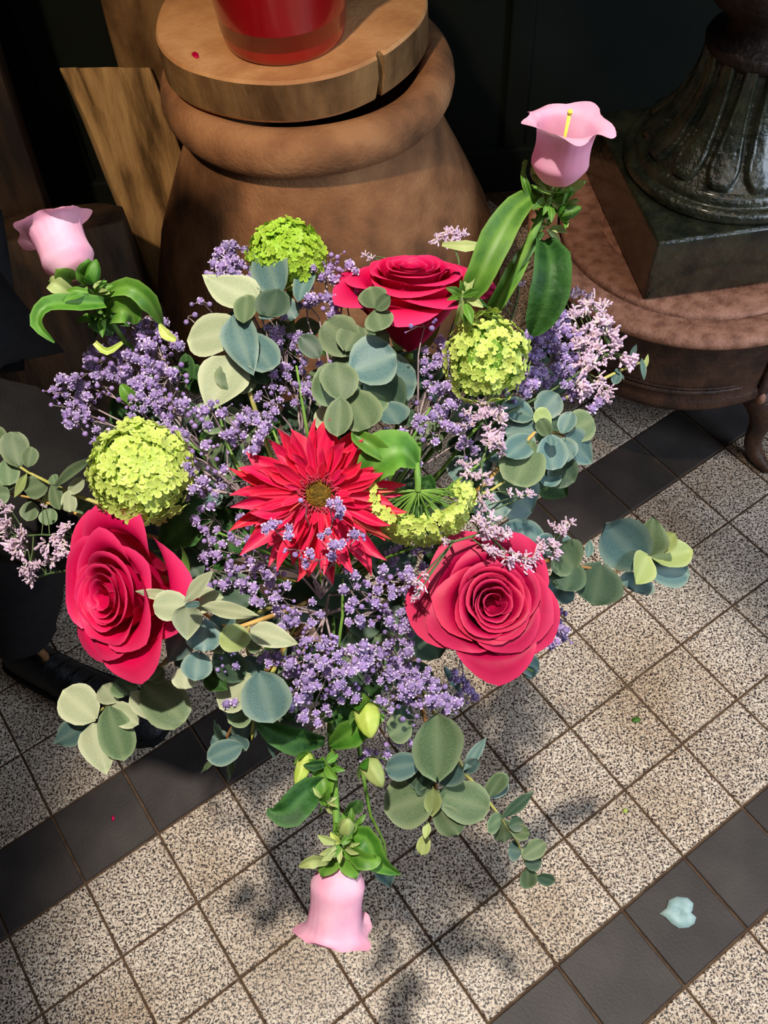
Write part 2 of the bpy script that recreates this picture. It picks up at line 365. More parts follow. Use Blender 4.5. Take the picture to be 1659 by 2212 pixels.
# ------------------------------------------------------------------ round iron stove
VX, VY, VZ = .70, 1.553, .45
stove = thing('cast_iron_stove', 'round brown cast iron stove with pinkish rusty top plate', 'stove', (VX, VY, 0))
b = MB(); b.lathe([(.285, VZ - .004), (.300, VZ), (.335, VZ + .0), (.3455, VZ - .006), (.347, VZ - .018), (.340, VZ - .028), (.30, VZ - .03)], 96, (VX, VY, 0))
o = put('top_ring', b.mesh('top_ring', M['rust']), stove)
b = MB(); b.lathe([(0, VZ - .002), (.19, VZ - .002), (.192, VZ - .006), (.196, VZ - .006), (.198, VZ - .002), (.276, VZ - .002), (.283, VZ - .008), (.283, VZ - .02)], 96, (VX + .005, VY + .008, 0))
put('cooking_plate', b.mesh('cooking_plate', M['rust']), stove)
body = [(.30, VZ - .028), (.318, VZ - .034), (.322, VZ - .046), (.312, VZ - .058), (.304, VZ - .066), (.304, .245), (.309, .238), (.314, .228), (.314, .218), (.306, .208), (.298, .196), (.28, .186), (.2, .172), (0, .17)]
b = MB(); b.lathe(body, 96, (VX, VY, 0)); put('drum', b.mesh('drum', M['iron']), stove)
for k_ in range(4):
    a0 = math.radians(-68 + k_ * 90)
    # raised panel frame between two ribs
    b = MB()
    for (da, z0, z1, w_) in ((.62, .262, .372, .006), (.57, .272, .362, .003)):
        pts = []
        for i in range(25): pts.append((a0 - .78 - da + 2 * da * i / 24, z0))
        for i in range(5): pts.append((a0 - .78 + da, z0 + (z1 - z0) * i / 4))
        for i in range(25): pts.append((a0 - .78 + da - 2 * da * i / 24, z1))
        for i in range(5): pts.append((a0 - .78 - da, z1 - (z1 - z0) * i / 4))
        b.tube([(VX + .3055 * cos(a), VY + .3055 * sin(a), z) for a, z in pts], w_, 6)
    put('panel_frame', b.mesh('panel_frame', M['iron']), stove)
    b = MB(); b.tube([(VX + .308 * cos(a0), VY + .308 * sin(a0), z) for z in (.21, .25, .3, .36, .395)], [.012, .008, .007, .007, .011], 8)
    o = put('hinge_rib', b.mesh('hinge_rib', M['iron']), stove)
    b = MB(); b.ball((VX + .318 * cos(a0), VY + .318 * sin(a0), .214), .010, 10, 6, (1, 1, 1.5)); o = put('hinge_pin', b.mesh('hinge_pin', M['rust']), stove); o['label'] = 'pale hinge pin'
for k_ in range(4):
    a0 = math.radians(-62 + k_ * 90); dr = Vector((cos(a0), sin(a0), 0)); c0 = Vector((VX, VY, 0))
    pts = []; rad = []
    for (r, z, t) in ((.25, .20, .04), (.29, .18, .038), (.318, .15, .032), (.322, .11, .024), (.318, .07, .02), (.322, .04, .021), (.345, .02, .024), (.375, .013, .018), (.392, .011, .009)):
        pts.append(c0 + dr * r + Vector((0, 0, z))); rad.append(t if z > .025 else min(t, z - .001))
    b = MB(); b.tube(pts, rad, 12); o = put('leg', b.mesh('stove_leg', M['iron']), stove)
    s_ = o.modifiers.new('s', 'SUBSURF'); s_.levels = 1; s_.render_levels = 1

# ------------------------------------------------------------------ pedestal
PX, PY = .735, 1.565; PZ = VZ - .0015
ped = thing('iron_pedestal', 'glossy green-black fluted pedestal on a square base, standing on the stove', 'pedestal', (PX, PY, PZ))
hs = .212; b = MB(); b.box(-hs, hs, -hs, hs, 0, .142)
o = put('square_base', b.mesh('square_base', M['bronze'], False), ped, Matrix.Translation((PX, PY, PZ)) @ Matrix.Rotation(math.radians(5), 4, 'Z')); rough_edges(o, .008, 4)
T0 = PZ + .14
b = MB(); b.lathe([(0.1, T0 + .001), (.197, T0), (.204, T0 + .006), (.206, T0 + .014), (.202, T0 + .022), (.194, T0 + .027), (.186, T0 + .024), (.184, T0 + .03), (.181, T0 + .04), (.172, T0 + .046), (.1, T0 + .05)], 96, (PX, PY, 0))
put('round_foot', b.mesh('round_foot', M['bronze']), ped)
NL = 14; b = MB(); rows = []; JN = 44; SEG = NL * 20
def bellr(t):   # t 0 bottom..1 top
    z = T0 + .046 + .20 * t
    r = .158 * (1 - t) ** 2.3 + .072 * (1 - (1 - t) ** 2) + .012
    return r, z
for j in range(JN + 1):
    t = j / JN; r0, z0 = bellr(t); row = []
    for i in range(SEG):
        a = 2 * pi * i / SEG; s = ((i / 20) % 1) * 2 - 1
        # teardrop: lower end round
        if t < .18: wt = sqrt(max(0, 1 - ((.18 - t) / .18) ** 2)) * .86
        else: wt = .86 - .42 * (t - .18) / .82 * 0.6
        e = wt - abs(s); e *= (r0 * pi / NL)
        if e > .007: hgt = .007 + .006 * sqrt(max(0, 1 - (s / max(wt, .05)) ** 2))
        elif e > 0: hgt = .014 * sin(pi * min(1, e / .007) * .62)
        else: hgt = 0
        if t < .03: hgt *= t / .03
        row.append((PX + (r0 + hgt) * cos(a), PY + (r0 + hgt) * sin(a), z0 + hgt * .5))
    rows.append(row)
b.grid(rows, True); put('fluted_bell', b.mesh('fluted_bell', M['bronze']), ped)
T1 = T0 + .236
b = MB(); b.lathe([(.05, T1 - .02), (.088, T1 - .012), (.098, T1), (.100, T1 + .012), (.094, T1 + .022), (.078, T1 + .028), (.07, T1 + .05), (.075, T1 + .07)], 64, (PX, PY, 0))
put('collar', b.mesh('collar', M['darkpaint']), ped)
b = MB(); b.lathe([(.07, T1 + .066), (.10, T1 + .08), (.13, T1 + .11), (.145, T1 + .15), (.14, T1 + .19), (.11, T1 + .22), (.07, T1 + .235), (.06, T1 + .27), (.0, T1 + .275)], 96, (PX, PY, 0), lambda r, z, a: (r * (1 + .03 * abs(sin(8 * a))), z))
put('gadrooned_bulb', b.mesh('gadrooned_bulb', M['darkpaint']), ped)

# ------------------------------------------------------------------ person at the left holding the stems
BP = P(715, 1275, .90)
TAIL = (FW * .95 - UP * .10 + RT * .02).normalized()
per = thing('person', 'person in black jacket and trousers at the left edge, holding the bouquet stems', 'person', (-.64, .93, 0))
def skin(name, verts, edges, radii, mt, root=0, sub=2, disp=0, dscale=.1, parent=per):
    me = bpy.data.meshes.new(name); me.from_pydata([tuple(v) for v in verts], edges, [])
    o = put(name, me, parent)
    sk = o.modifiers.new('Skin', 'SKIN'); sk.use_smooth_shade = True
    ly = me.skin_vertices[0] if len(me.skin_vertices) else None
    for i, r in enumerate(radii):
        ly.data[i].radius = (r, r) if not isinstance(r, tuple) else r
        ly.data[i].use_root = (i == root)
    s = o.modifiers.new('Sub', 'SUBSURF'); s.levels = sub; s.render_levels = sub
    if disp:
        tx = bpy.data.textures.new(name, 'CLOUDS'); tx.noise_scale = dscale
        d = o.modifiers.new('D', 'DISPLACE'); d.texture = tx; d.strength = disp; d.mid_level = .5; d.texture_coords = 'GLOBAL'
    me.materials.append(mt); return o
f_ = Vector((.86, -.51, 0)); s_r = Vector((-.51, -.86, 0))      # facing, right side
pel = Vector((-.64, .93, .93)); neck = pel + Vector((.04, -.05, .51)); 
shR = neck + s_r * .17 - Vector((0, 0, .06)); shL = neck - s_r * .17 - Vector((0, 0, .06))
hand = BP + TAIL * .035 - RT * .02
elR = P(-320, 850, .87); wrR = hand + Vector((-.085, .02, .0))
elL = shL + Vector((-.14, .10, -.25)); wrL = elL + Vector((-.02, -.06, -.24))
ankR = Vector((-.745, .875, .09)); kneeR = Vector((-.615, .90, .52)); hipR = pel + s_r * .09 - Vector((0, 0, .04))
ankL = Vector((-.98, 1.14, .09)); kneeL = Vector((-.86, 1.06, .50)); hipL = pel - s_r * .09 - Vector((0, 0, .04))
hd = neck + Vector((.02, -.01, .14))
V = [pel, pel + Vector((0, 0, .22)), neck - Vector((0, 0, .08)), neck, hd, hd + Vector((.01, 0, .09)), shR, elR, wrR, shL, elL, wrL, hipR, kneeR, ankR, hipL, kneeL, ankL]
E_ = [(0, 1), (1, 2), (2, 3), (3, 4), (4, 5), (2, 6), (6, 7), (7, 8), (2, 9), (9, 10), (10, 11), (0, 12), (12, 13), (13, 14), (0, 15), (15, 16), (16, 17)]
Rr = [.12, .11, .10, .05, .085, .078, .05, .04, .027, .05, .04, .027, .08, .055, .038, .08, .055, .038]
# hand continued from the wrist: palm and five fingers curled round the stems
def addhand(w, palm, fwd, side, V, E_, Rr, wi):
    pi_ = len(V); V.append(palm); E_.append((wi, pi_)); Rr.append((.030, .016))
    up = fwd.cross(side).normalized()
    for k_, (off, ln) in enumerate(((-.030, .030), (-.010, .034), (.010, .032), (.028, .026))):
        base = palm + side * off + fwd * .035
        q = len(V); c1 = base + fwd * ln + up * .006; c2 = c1 + fwd * ln * .35 + up * ln * .75; c3 = c2 - fwd * ln * .6 + up * ln * .3
        V += [base, c1, c2, c3]; E_ += [(pi_, q), (q, q + 1), (q + 1, q + 2), (q + 2, q + 3)]; Rr += [.010, .009, .0085, .007]
    q = len(V); b0 = palm - side * .034 - fwd * .005; t1 = b0 - side * .018 + fwd * .02 + up * .018; t2 = t1 + fwd * .012 + up * .026 + side * .008
    V += [b0, t1, t2]; E_ += [(pi_, q), (q, q + 1), (q + 1, q + 2)]; Rr += [.013, .011, .009]
fwd = (hand - wrR).normalized()
addhand(wrR, hand - fwd * .02 + FW * .03, fwd, UP, V, E_, Rr, 8)
addhand(wrL, wrL + Vector((0, -.02, -.07)), Vector((.05, -.2, -.95)).normalized(), s_r, V, E_, Rr, 11)
skin('body', V, E_, Rr, M['skin'])
# jacket
JV = [pel - Vector((0, 0, .10)), pel + Vector((0, 0, .10)), pel + Vector((0, 0, .26)), neck - Vector((0, 0, .10)), shR, (shR + elR) / 2, elR, elR.lerp(wrR, .35), elR.lerp(wrR, .7), elR.lerp(wrR, .98), shL, elL, wrL]
skin('jacket', JV, [(0, 1), (1, 2), (2, 3), (3, 4), (4, 5), (5, 6), (6, 7), (7, 8), (8, 9), (3, 10), (10, 11), (11, 12)], [.16, .155, .15, .13, .085, .092, .090, .088, .074, .05, .08, .065, .05], M['cloth'], sub=3, disp=.055, dscale=.07)
kn2 = Vector((-.62, 1.12, .56))
skin('trousers', [pel - Vector((0, 0, .06)), hipR, kneeR, (kneeR + ankR) / 2, ankR + Vector((0, 0, .03)), hipL, kneeL, ankL + Vector((0, 0, .03))], [(0, 1), (1, 2), (2, 3), (3, 4), (0, 5), (5, 6), (6, 7)], [.13, .115, .10, .09, .075, .11, .085, .072], M['denim'], sub=2, disp=.02, dscale=.06)
def shoe(heel, toe, lab=None):
    heel = Vector(heel); toe = Vector(toe); t = (toe - heel); L_ = t.length; t.normalize(); s = Vector((-t.y, t.x, 0)); z = Vector((0, 0, 1))
    b = MB(); rows = []
    st = [(0, .022, .05), (.04, .036, .085), (.14, .040, .105), (.28, .040, .11), (.38, .040, .10), (.5, .044, .075), (.65, .050, .062), (.8, .050, .054), (.92, .040, .042), (.98, .024, .032), (1, .008, .024)]
    for f, w_, h_ in st:
        c = heel + t * (f * L_); rows.append([c + s * (cos(a) * w_ * (1 if sin(a) < .5 else .9)) + z * (.022 + max(-.2, sin(a)) * (h_ - .02)) for a in [2 * pi * k_ / 16 for k_ in range(16)]])
    b.grid(rows, True); b.f.append(tuple(range(16))[::-1]); b.f.append(tuple(160 + k_ for k_ in range(16)))
    o = put('shoe', b.mesh('shoe', M['leather']), per); s2 = o.modifiers.new('s', 'SUBSURF'); s2.levels = 2; s2.render_levels = 2
    b = MB(); lo = []; hi = []
    out = []
    for f, w_, h_ in st: out.append((f, w_ + .005))
    ring = [heel + t * (f * L_) + s * w_ for f, w_ in out] + [heel + t * (f * L_) - s * w_ for f, w_ in reversed(out)]
    b.grid([[p + z * .001 for p in ring], [p + z * .02 for p in ring], [p * .0 + p + z * .022 for p in ring]], True)
    nr = len(ring); b.f.append(tuple(range(nr))[::-1]); b.f.append(tuple(2 * nr + k_ for k_ in range(nr)))
    put('sole', b.mesh('sole', M['sole'], False), o)
    b = MB()
    for q in range(4):
        f = .36 + q * .07; c = heel + t * f * L_; hh = [.108, .100, .088, .078][q]
        b.tube([c - s * .028 + z * (hh - .012), c + z * (hh + .004), c + s * .028 + z * (hh - .012)], .0025, 6)
    put('laces', b.mesh('laces', M['sole']), o)
    b = MB(); c = heel + t * .33 * L_ + z * .10
    b.tube([c, c + z * .03 + t * .012, c + z * .05 + t * .006, c + z * .052 - t * .006], [.007, .008, .008, .006], 8)
    pt = put('pull_tab', b.mesh('pull_tab', M['tab']), o); pt['label'] = 'brown tab at the ankle'
shoe((-.80, .905, 0), (-.465, .70, 0))
shoe((-1.05, 1.19, 0), (-.79, 1.04, 0))
# head details
fh = f_; hc = hd + Vector((.01, 0, .06))
b = MB(); b.ball(hc - fh * .034 + Vector((0, 0, .040)), .099, 24, 14)
hb = put('hair', b.mesh('hair', M['hair']), per)
b = MB()
b.ball(hc + fh * .088 - Vector((0, 0, .016)), .012, 10, 8, (1, 1, 1.8)); put('nose', b.mesh('nose', M['skin']), per)
for sg in (-1, 1):
    b = MB(); b.ball(hc + fh * .074 + s_r * .030 * sg + Vector((0, 0, .0)), .012, 12, 8); ey = put('eye', b.mesh('eye', M['white']), per)
    b = MB(); b.ball(hc + fh * .0815 + s_r * .030 * sg - Vector((0, 0, .001)), .0058, 10, 6); put('iris', b.mesh('iris', M['hair']), ey)
    b = MB(); b.tube([hc + fh * .078 + s_r * (.030 * sg + q) + Vector((0, 0, .020 - abs(q) * .2)) for q in (-.014, 0, .014)], .003, 6); put('eyebrow', b.mesh('eyebrow', M['hair']), per)
    b = MB(); b.ball(hc + s_r * .092 * sg - Vector((0, 0, .005)), .022, 8, 6, (.6, .6, 1.4)); put('ear', b.mesh('ear', M['skin']), per)
b = MB(); b.ball(hc + fh * .082 - Vector((0, 0, .05)), .018, 8, 6, (1, 1, .4)); put('mouth', b.mesh('mouth', M['lip']), per)

# ================================================================== BOUQUET
def dome(u, v):
    return .60 + .13 * (((u - 720) / 700) ** 2 + ((v - 1080) / 800) ** 2)
def stem_to_bind(p, start_dir, r0, mt, parent, name='stem', seed=0, r1=None):
    rr = random.Random(seed); j = (RT * rr.uniform(-1, 1) + UP * rr.uniform(-1, 1)) * .013
    a = Vector(p); d = BP + j
    L_ = (a - d).length
    pts = bez(a, a + Vector(start_dir).normalized() * L_ * .35, d - TAIL * L_ * .35, d, 10)
    pts.append(d + TAIL * .08 - j * .3); pts.append(d + TAIL * .16 - j * 1.5)
    b = MB(); b.tube(pts, [r0] * 4 + [(r1 or r0)] * (len(pts) - 4), 6)
    return put(name, b.mesh('stem', mt), parent)

# ---- leaves
def leaf_mesh(shape, mt, var):
    rr = random.Random(var * 13 + 5); b = MB(); nj, ni = 8, 3; rows = []
    cup = [.10, -.06, .16, .02][var % 4]; bend = [.10, -.10, .02, .16][var % 4]; wv = [.03, .05, .02, .06][var % 4]
    for j in range(nj + 1):
        y = j / nj
        if shape == 'r': wd = .5 * (max(0, sin(pi * y ** .95)) ** .62)
        elif shape == 'h': wd = .5 * (max(0, sin(pi * y ** .68)) ** .85) * (1.0 - .1 * y)
        else: wd = .5 * (max(0, sin(pi * y ** .9)) ** .95)
        if j == 0: wd = .03
        row = []
        for i in range(-ni, ni + 1):
            x = i / ni
            z = cup * x * x * .5 - bend * (y - .4) ** 2 * 1.2 + wv * sin(y * 7 + x * 3 + var) * abs(x)
            yy = y
            if shape == 'r': yy = y + .06 * abs(x) * sin(pi * y) - (.06 * abs(x) if y < .3 else 0)
            if shape == 'r' and var % 2 and j == nj: yy -= .05
            row.append((x * wd, yy, z * .8 - .02 * (1 - abs(x))))
        rows.append(row)
    b.grid(rows, False, lambda j, i: .75 if (i in (0, 2 * ni) or j == nj) else (.35 if i == ni else 0))
    return b.mesh('leaf', mt)
LM = {}
def leaf(parent, bx, by, tx, ty, wpx, m='g', shape='r', dd=0.0, tilt=None, seed=None, dtip=None):
    rr = random.Random(seed if seed is not None else int(bx * 7 + by * 13 + tx * 3 + wpx))
    d0 = dome(bx, by) + dd; d1 = dome(tx, ty) + dd + (dtip if dtip is not None else rr.uniform(-.022, .012))
    a = P(bx, by, d0); t = P(tx, ty, d1); Y = t - a; L_ = Y.length; Yn = Y.normalized()
    n0 = -FW + RT * rr.uniform(-.3, .3) + UP * rr.uniform(-.1, .4)
    if tilt: n0 = -FW + RT * tilt[0] + UP * tilt[1]
    Zn = (n0 - Yn * n0.dot(Yn)).normalized(); Xn = Yn.cross(Zn)
    wd = wpx / FPX * (d0 + d1) / 2; 
    key = (shape, m, rr.randrange(4))
    if key not in LM: LM[key] = leaf_mesh(shape, M[m], key[2])
    mw = Matrix((Xn * wd * 1.04, Yn * L_ * 1.02, Zn * max(wd, L_ * .7))).transposed().to_4x4(); mw.translation = a
    return put('leaf', LM[key], parent, mw)

def sprig(label, stempx, leaves, stemmat='stemy', rad=.0012, dd=0.0, seed=1, shape='r', name='eucalyptus_sprig', cat='foliage', tail=True, group='eucalyptus sprigs in the bouquet'):
    p0 = P(stempx[-1][0], stempx[-1][1], dome(stempx[-1][0], stempx[-1][1]) + dd + .03)
    th = thing(name, label, cat, BP, group)
    pts = [P(u, v, dome(u, v) + dd + (.004 if i < len(stempx) - 1 else .02)) for i, (u, v) in enumerate(stempx)]
    sm = []
    for i in range(len(pts) - 1):
        for k_ in range(3): sm.append(pts[i].lerp(pts[i + 1], k_ / 3))
    sm.append(pts[-1])
    rr = random.Random(seed)
    j = (RT * rr.uniform(-1, 1) + UP * rr.uniform(-1, 1)) * .012
    if tail:
        d = BP + j; a = pts[-1]; dr = (pts[-1] - pts[-2]).normalized() * .6 + TAIL; L_ = (d - a).length
        sm += bez(a, a + dr.normalized() * L_ * .35, d - TAIL * L_ * .3, d, 6)[1:] + [d + TAIL * .15 - j * 1.4]
    b = MB(); n = len(sm); b.tube(sm, [rad * (.7 + 1.2 * i / n) for i in range(n)], 6)
    put('stem', b.mesh('stem', M[stemmat]), th)
    for L_ in leaves:
        bx, by, tx, ty, wd = L_[:5]; m_ = L_[5] if len(L_) > 5 else 'g'; sh = L_[6] if len(L_) > 6 else shape; d_ = L_[7] if len(L_) > 7 else 0
        leaf(th, bx, by, tx, ty, wd, m_, sh, dd + d_)
    return th

sprig('eucalyptus sprig at the upper left with large pale and blue-green overlapping leaves', [(640, 612), (600, 632), (560, 650), (520, 720), (540, 850)], [
    (556, 655, 438, 592, 92, 'p', 'h', -.01), (515, 712, 405, 735, 96, 'p', 'r', -.005), (505, 770, 450, 885, 120, 'p', 'h', .005), (520, 780, 500, 850, 90, 'g', 'r', .01),
    (500, 680, 546, 808, 84, 'b', 'h', -.015), (530, 720, 590, 800, 80, 'b', 'r', 0), (528, 695, 533, 636, 52, 'g', 'r', -.02), (600, 635, 566, 526, 88, 'b', 'r', -.01),
    (598, 625, 580, 685, 76, 'd', 'r', -.02), (645, 650, 668, 572, 44, 'b', 'r', 0), (600, 640, 640, 690, 46, 'b', 'r', .01), (555, 760, 575, 830, 60, 'd', 'r', .015), (545, 690, 480, 700, 50, 'd', 'r', .01), (600, 650, 570, 690, 45, 'b', 'r', -.005)], 'stemy', seed=11)
sprig('small eucalyptus tip with two round leaves in front of the upper rose', [(812, 666), (800, 690), (785, 740)], [
    (812, 666, 800, 622, 62, 'g', 'r', -.03), (812, 668, 825, 714, 64, 'g', 'r', -.03), (812, 666, 842, 640, 34, 'g', 'r', -.034)], 'stemy', seed=12, dd=-.0)
sprig('large eucalyptus rosette just above the gerbera, broad grey-green leaves', [(790, 812), (765, 835), (755, 860), (770, 930)], [
    (765, 760, 700, 690, 90, 'g', 'r', 0), (745, 755, 775, 700, 70, 'g', 'r', -.004), (690, 770, 650, 725, 46, 'd', 'r', .0), (760, 800, 855, 765, 120, 'b', 'r', -.004), (800, 800, 905, 830, 110, 'b', 'r', .01),
    (745, 830, 720, 768, 80, 'g', 'r', .006), (750, 850, 675, 815, 92, 'g', 'r', -.002), (738, 862, 728, 778, 84, 'g', 'r', -.02), (765, 830, 800, 775, 70, 'd', 'r', .004),
    (790, 830, 870, 880, 100, 'd', 'r', .004), (755, 850, 800, 925, 92, 'g', 'r', -.008), (735, 862, 728, 942, 62, 'g', 'r', -.022), (720, 875, 685, 925, 46, 'p', 'r', .004),
    (830, 870, 860, 915, 80, 'b', 'r', .012), (780, 745, 840, 720, 70, 'g', 'r', .012), (770, 860, 840, 850, 80, 'g', 'r', .002)], 'stemy', seed=13)
sprig('blue-green eucalyptus rosette at the right beside the stove, orange twig centre', [(1222, 942), (1195, 934), (1165, 925), (1130, 960), (1040, 1050)], [
    (1150, 900, 1086, 872, 56, 'b', 'r', 0), (1165, 898, 1205, 850, 62, 'b', 'r', .004), (1190, 915, 1155, 888, 40, 'y', 'r', -.01), (1160, 925, 1090, 938, 60, 'b', 'r', .002), (1190, 925, 1205, 895, 44, 'd', 'r', -.004),
    (1222, 940, 1280, 1000, 76, 'b', 'h', -.01), (1222, 935, 1285, 905, 70, 'g', 'r', 0), (1215, 935, 1235, 890, 40, 'b', 'r', -.01), (1185, 940, 1165, 905, 34, 'g', 'r', -.012), (1190, 942, 1195, 1018, 72, 'b', 'r', -.014), (1190, 942, 1190, 962, 28, 'b', 'r', -.02),
    (1150, 955, 1110, 1050, 98, 'g', 'r', -.002), (1150, 945, 1095, 985, 60, 'b', 'r', .004), (1200, 955, 1240, 990, 56, 'b', 'r', 0), (1190, 1000, 1240, 1040, 70, 'd', 'r', .006), (1200, 1010, 1175, 1050, 50, 'b', 'r', .01)], 'stemo', seed=14, dd=.0)
sprig('shaded eucalyptus leaves hanging low behind the right limonium, broad blue discs', [(1090, 1040), (1060, 1060), (1000, 1080)], [
    (1100, 1050, 1150, 1105, 110, 'b', 'r', .03), (1080, 1000, 1140, 1060, 90, 'g', 'r', .025), (1060, 1010, 1010, 980, 70, 'b', 'r', .03), (1085, 1140, 1175, 1165, 62, 'b', 'r', .03), (1040, 1060, 1090, 1120, 90, 'b', 'r', .04), (1020, 1000, 970, 1030, 70, 'b', 'r', .05), (1045, 960, 1090, 985, 50, 'b', 'r', .02)], 'stemy', seed=15, dd=0)
sprig('eucalyptus sprig reaching furthest right over the floor, heart shaped leaves', [(1445, 1182), (1400, 1215), (1330, 1235), (1260, 1225), (1190, 1210), (1090, 1230)], [
    (1385, 1215, 1308, 1130, 112, 'b', 'r', 0), (1400, 1205, 1412, 1118, 82, 'g', 'h', -.006), (1425, 1190, 1458, 1152, 42, 'y', 'r', -.014), (1410, 1205, 1492, 1190, 64, 'y', 'r', -.008), (1400, 1200, 1372, 1262, 74, 'y', 'h', -.012),
    (1400, 1225, 1490, 1240, 72, 'b', 'r', .004), (1385, 1240, 1370, 1280, 80, 'b', 'r', .01), (1300, 1220, 1280, 1305, 112, 'd', 'r', -.002), (1240, 1230, 1205, 1175, 84, 'g', 'r', 0), (1235, 1215, 1222, 1278, 74, 'd', 'r', .006),
    (1230, 1200, 1222, 1155, 36, 'b', 'h', 0), (1270, 1205, 1276, 1165, 20, 'b', 'o', 0), (1180, 1250, 1240, 1300, 46, 'b', 'r', .012), (1190, 1200, 1160, 1160, 56, 'b', 'r', .012)], 'stemb', seed=16)
sprig('pale star of pointed eucalyptus leaves touching the left rose', [(405, 1305), (450, 1330), (500, 1360), (560, 1340)], [
    (392, 1292, 290, 1277, 24, 'p', 'o', -.03), (396, 1300, 458, 1234, 36, 'p', 'o', -.04), (405, 1308, 328, 1308, 66, 'p', 'r', -.03), (405, 1305, 404, 1380, 66, 'p', 'h', -.035), (420, 1300, 482, 1290, 60, 'p', 'h', -.02),
    (430, 1306, 556, 1330, 36, 'p', 'o', -.03), (400, 1308, 432, 1304, 16, 'b', 'r', -.045), (405, 1350, 362, 1430, 78, 'b', 'h', -.01), (440, 1340, 440, 1410, 76, 'b', 'r', -.005), (470, 1250, 550, 1300, 80, 'd', 'r', .05), (560, 1260, 500, 1320, 80, 'deep', 'o', .05), (470, 1320, 500, 1370, 60, 'b', 'h', 0),
    (430, 1410, 420, 1470, 66, 'b', 'r', .0), (400, 1440, 400, 1490, 56, 'p', 'r', .006), (500, 1360, 450, 1400, 60, 'g', 'r', .01), (470, 1400, 520, 1470, 66, 'd', 'r', .012), (440, 1450, 490, 1490, 50, 'deep', 'o', .02)], 'stemo', seed=17, dd=-.035)
sprig('olive eucalyptus sprig below the gerbera, curved twig over one big dark blue leaf', [(540, 1345), (530, 1385), (545, 1450), (555, 1520), (540, 1600), (575, 1480)], [
    (538, 1385, 472, 1372, 62, 'y', 'r', -.03), (540, 1360, 642, 1390, 56, 'p', 'h', -.03), (540, 1370, 556, 1410, 36, 'g', 'r', -.02), (560, 1455, 590, 1560, 108, 'b', 'r', -.025), (540, 1460, 475, 1530, 76, 'p', 'r', -.01),
    (545, 1520, 495, 1560, 60, 'g', 'r', 0), (540, 1540, 520, 1600, 56, 'b', 'r', 0), (530, 1420, 560, 1460, 50, 'b', 'r', .0)], 'stemy', seed=18)
sprig('pale eucalyptus sprig at the lower left hanging over the dark shoe', [(185, 1562), (235, 1520), (290, 1480), (345, 1440), (390, 1400), (470, 1360)], [
    (205, 1552, 136, 1492, 84, 'p', 'r', -.01), (190, 1562, 116, 1606, 58, 'b', 'o', -.012), (200, 1562, 230, 1672, 82, 'p', 'h', -.02), (235, 1530, 268, 1642, 76, 'g', 'r', -.022), (240, 1525, 300, 1565, 50, 'p', 'r', -.002),
    (250, 1515, 222, 1480, 56, 'p', 'r', .0), (275, 1500, 245, 1475, 46, 'g', 'r', .002), (285, 1500, 262, 1462, 44, 'd', 'r', -.004), (282, 1495, 358, 1566, 50, 'p', 'h', -.018), (310, 1478, 402, 1562, 96, 'g', 'r', -.012),
    (330, 1460, 300, 1440, 44, 'p', 'r', .004), (352, 1445, 325, 1470, 40, 'g', 'r', .0), (385, 1410, 400, 1440, 34, 'd', 'r', 0)], 'stemy', seed=19)
sprig('small blue-grey eucalyptus tip above the dark tile band, lower left of centre', [(500, 1640), (490, 1590), (520, 1540), (560, 1470)], [
    (480, 1600, 462, 1560, 18, 'd', 'o', -.005), (490, 1610, 458, 1590, 44, 'b', 'r', 0), (520, 1610, 448, 1640, 54, 'b', 'r', -.01), (500, 1590, 532, 1620, 40, 'b', 'r', 0), (505, 1625, 492, 1690, 16, 'g', 'o', 0), (470, 1630, 434, 1670, 12, 'g', 'o', 0), (505, 1560, 500, 1520, 50, 'b', 'r', .006), (575, 1590, 595, 1640, 10, 'b', 'o', .0)], 'stemb', seed=20)
sprig('eucalyptus sprig at the left edge with small oval leaves on a yellow twig', [(-30, 962), (0, 980), (60, 1020), (110, 1045), (150, 1064), (220, 1090), (330, 1110)], [
    (40, 1005, 22, 930, 62, 'g', 'r', 0), (10, 975, -20, 925, 50, 'g', 'r', 0), (60, 1008, 68, 966, 36, 'g', 'r', -.005), (15, 990, 20, 1050, 50, 'g', 'r', .0), (122, 1050, 206, 990, 34, 'g', 'o', -.006), (150, 1062, 184, 1036, 30, 'p', 'r', -.01), (148, 1062, 150, 1108, 34, 'p', 'r', -.012),
    (58, 1022, 30, 1075, 20, 'y', 'o', -.01), (100, 1045, 50, 1060, 50, 'g', 'r', .01), (115, 1048, 128, 1100, 32, 'g', 'r', 0), (30, 1050, 0, 1045, 36, 'g', 'r', .004), (20, 1068, -12, 1068, 44, 'g', 'r', .0), (118, 1045, 112, 1025, 24, 'g', 'r', 0)], 'stemy', seed=21, dd=.01)
sprig('eucalyptus twig behind the left limonium with thin straw stem and dim leaves', [(0, 1062), (70, 1076), (130, 1095), (200, 1125), (330, 1160)], [
    (70, 1085, 58, 1125, 42, 'g', 'r', .01), (85, 1090, 122, 1066, 24, 'y', 'o', 0), (165, 1110, 200, 1080, 46, 'g', 'r', .01), (170, 1118, 196, 1140, 34, 'g', 'h', 0), (110, 1100, 100, 1135, 40, 'g', 'r', .01), (200, 1135, 205, 1180, 46, 'g', 'r', .02)], 'stemo', seed=22, dd=.03)
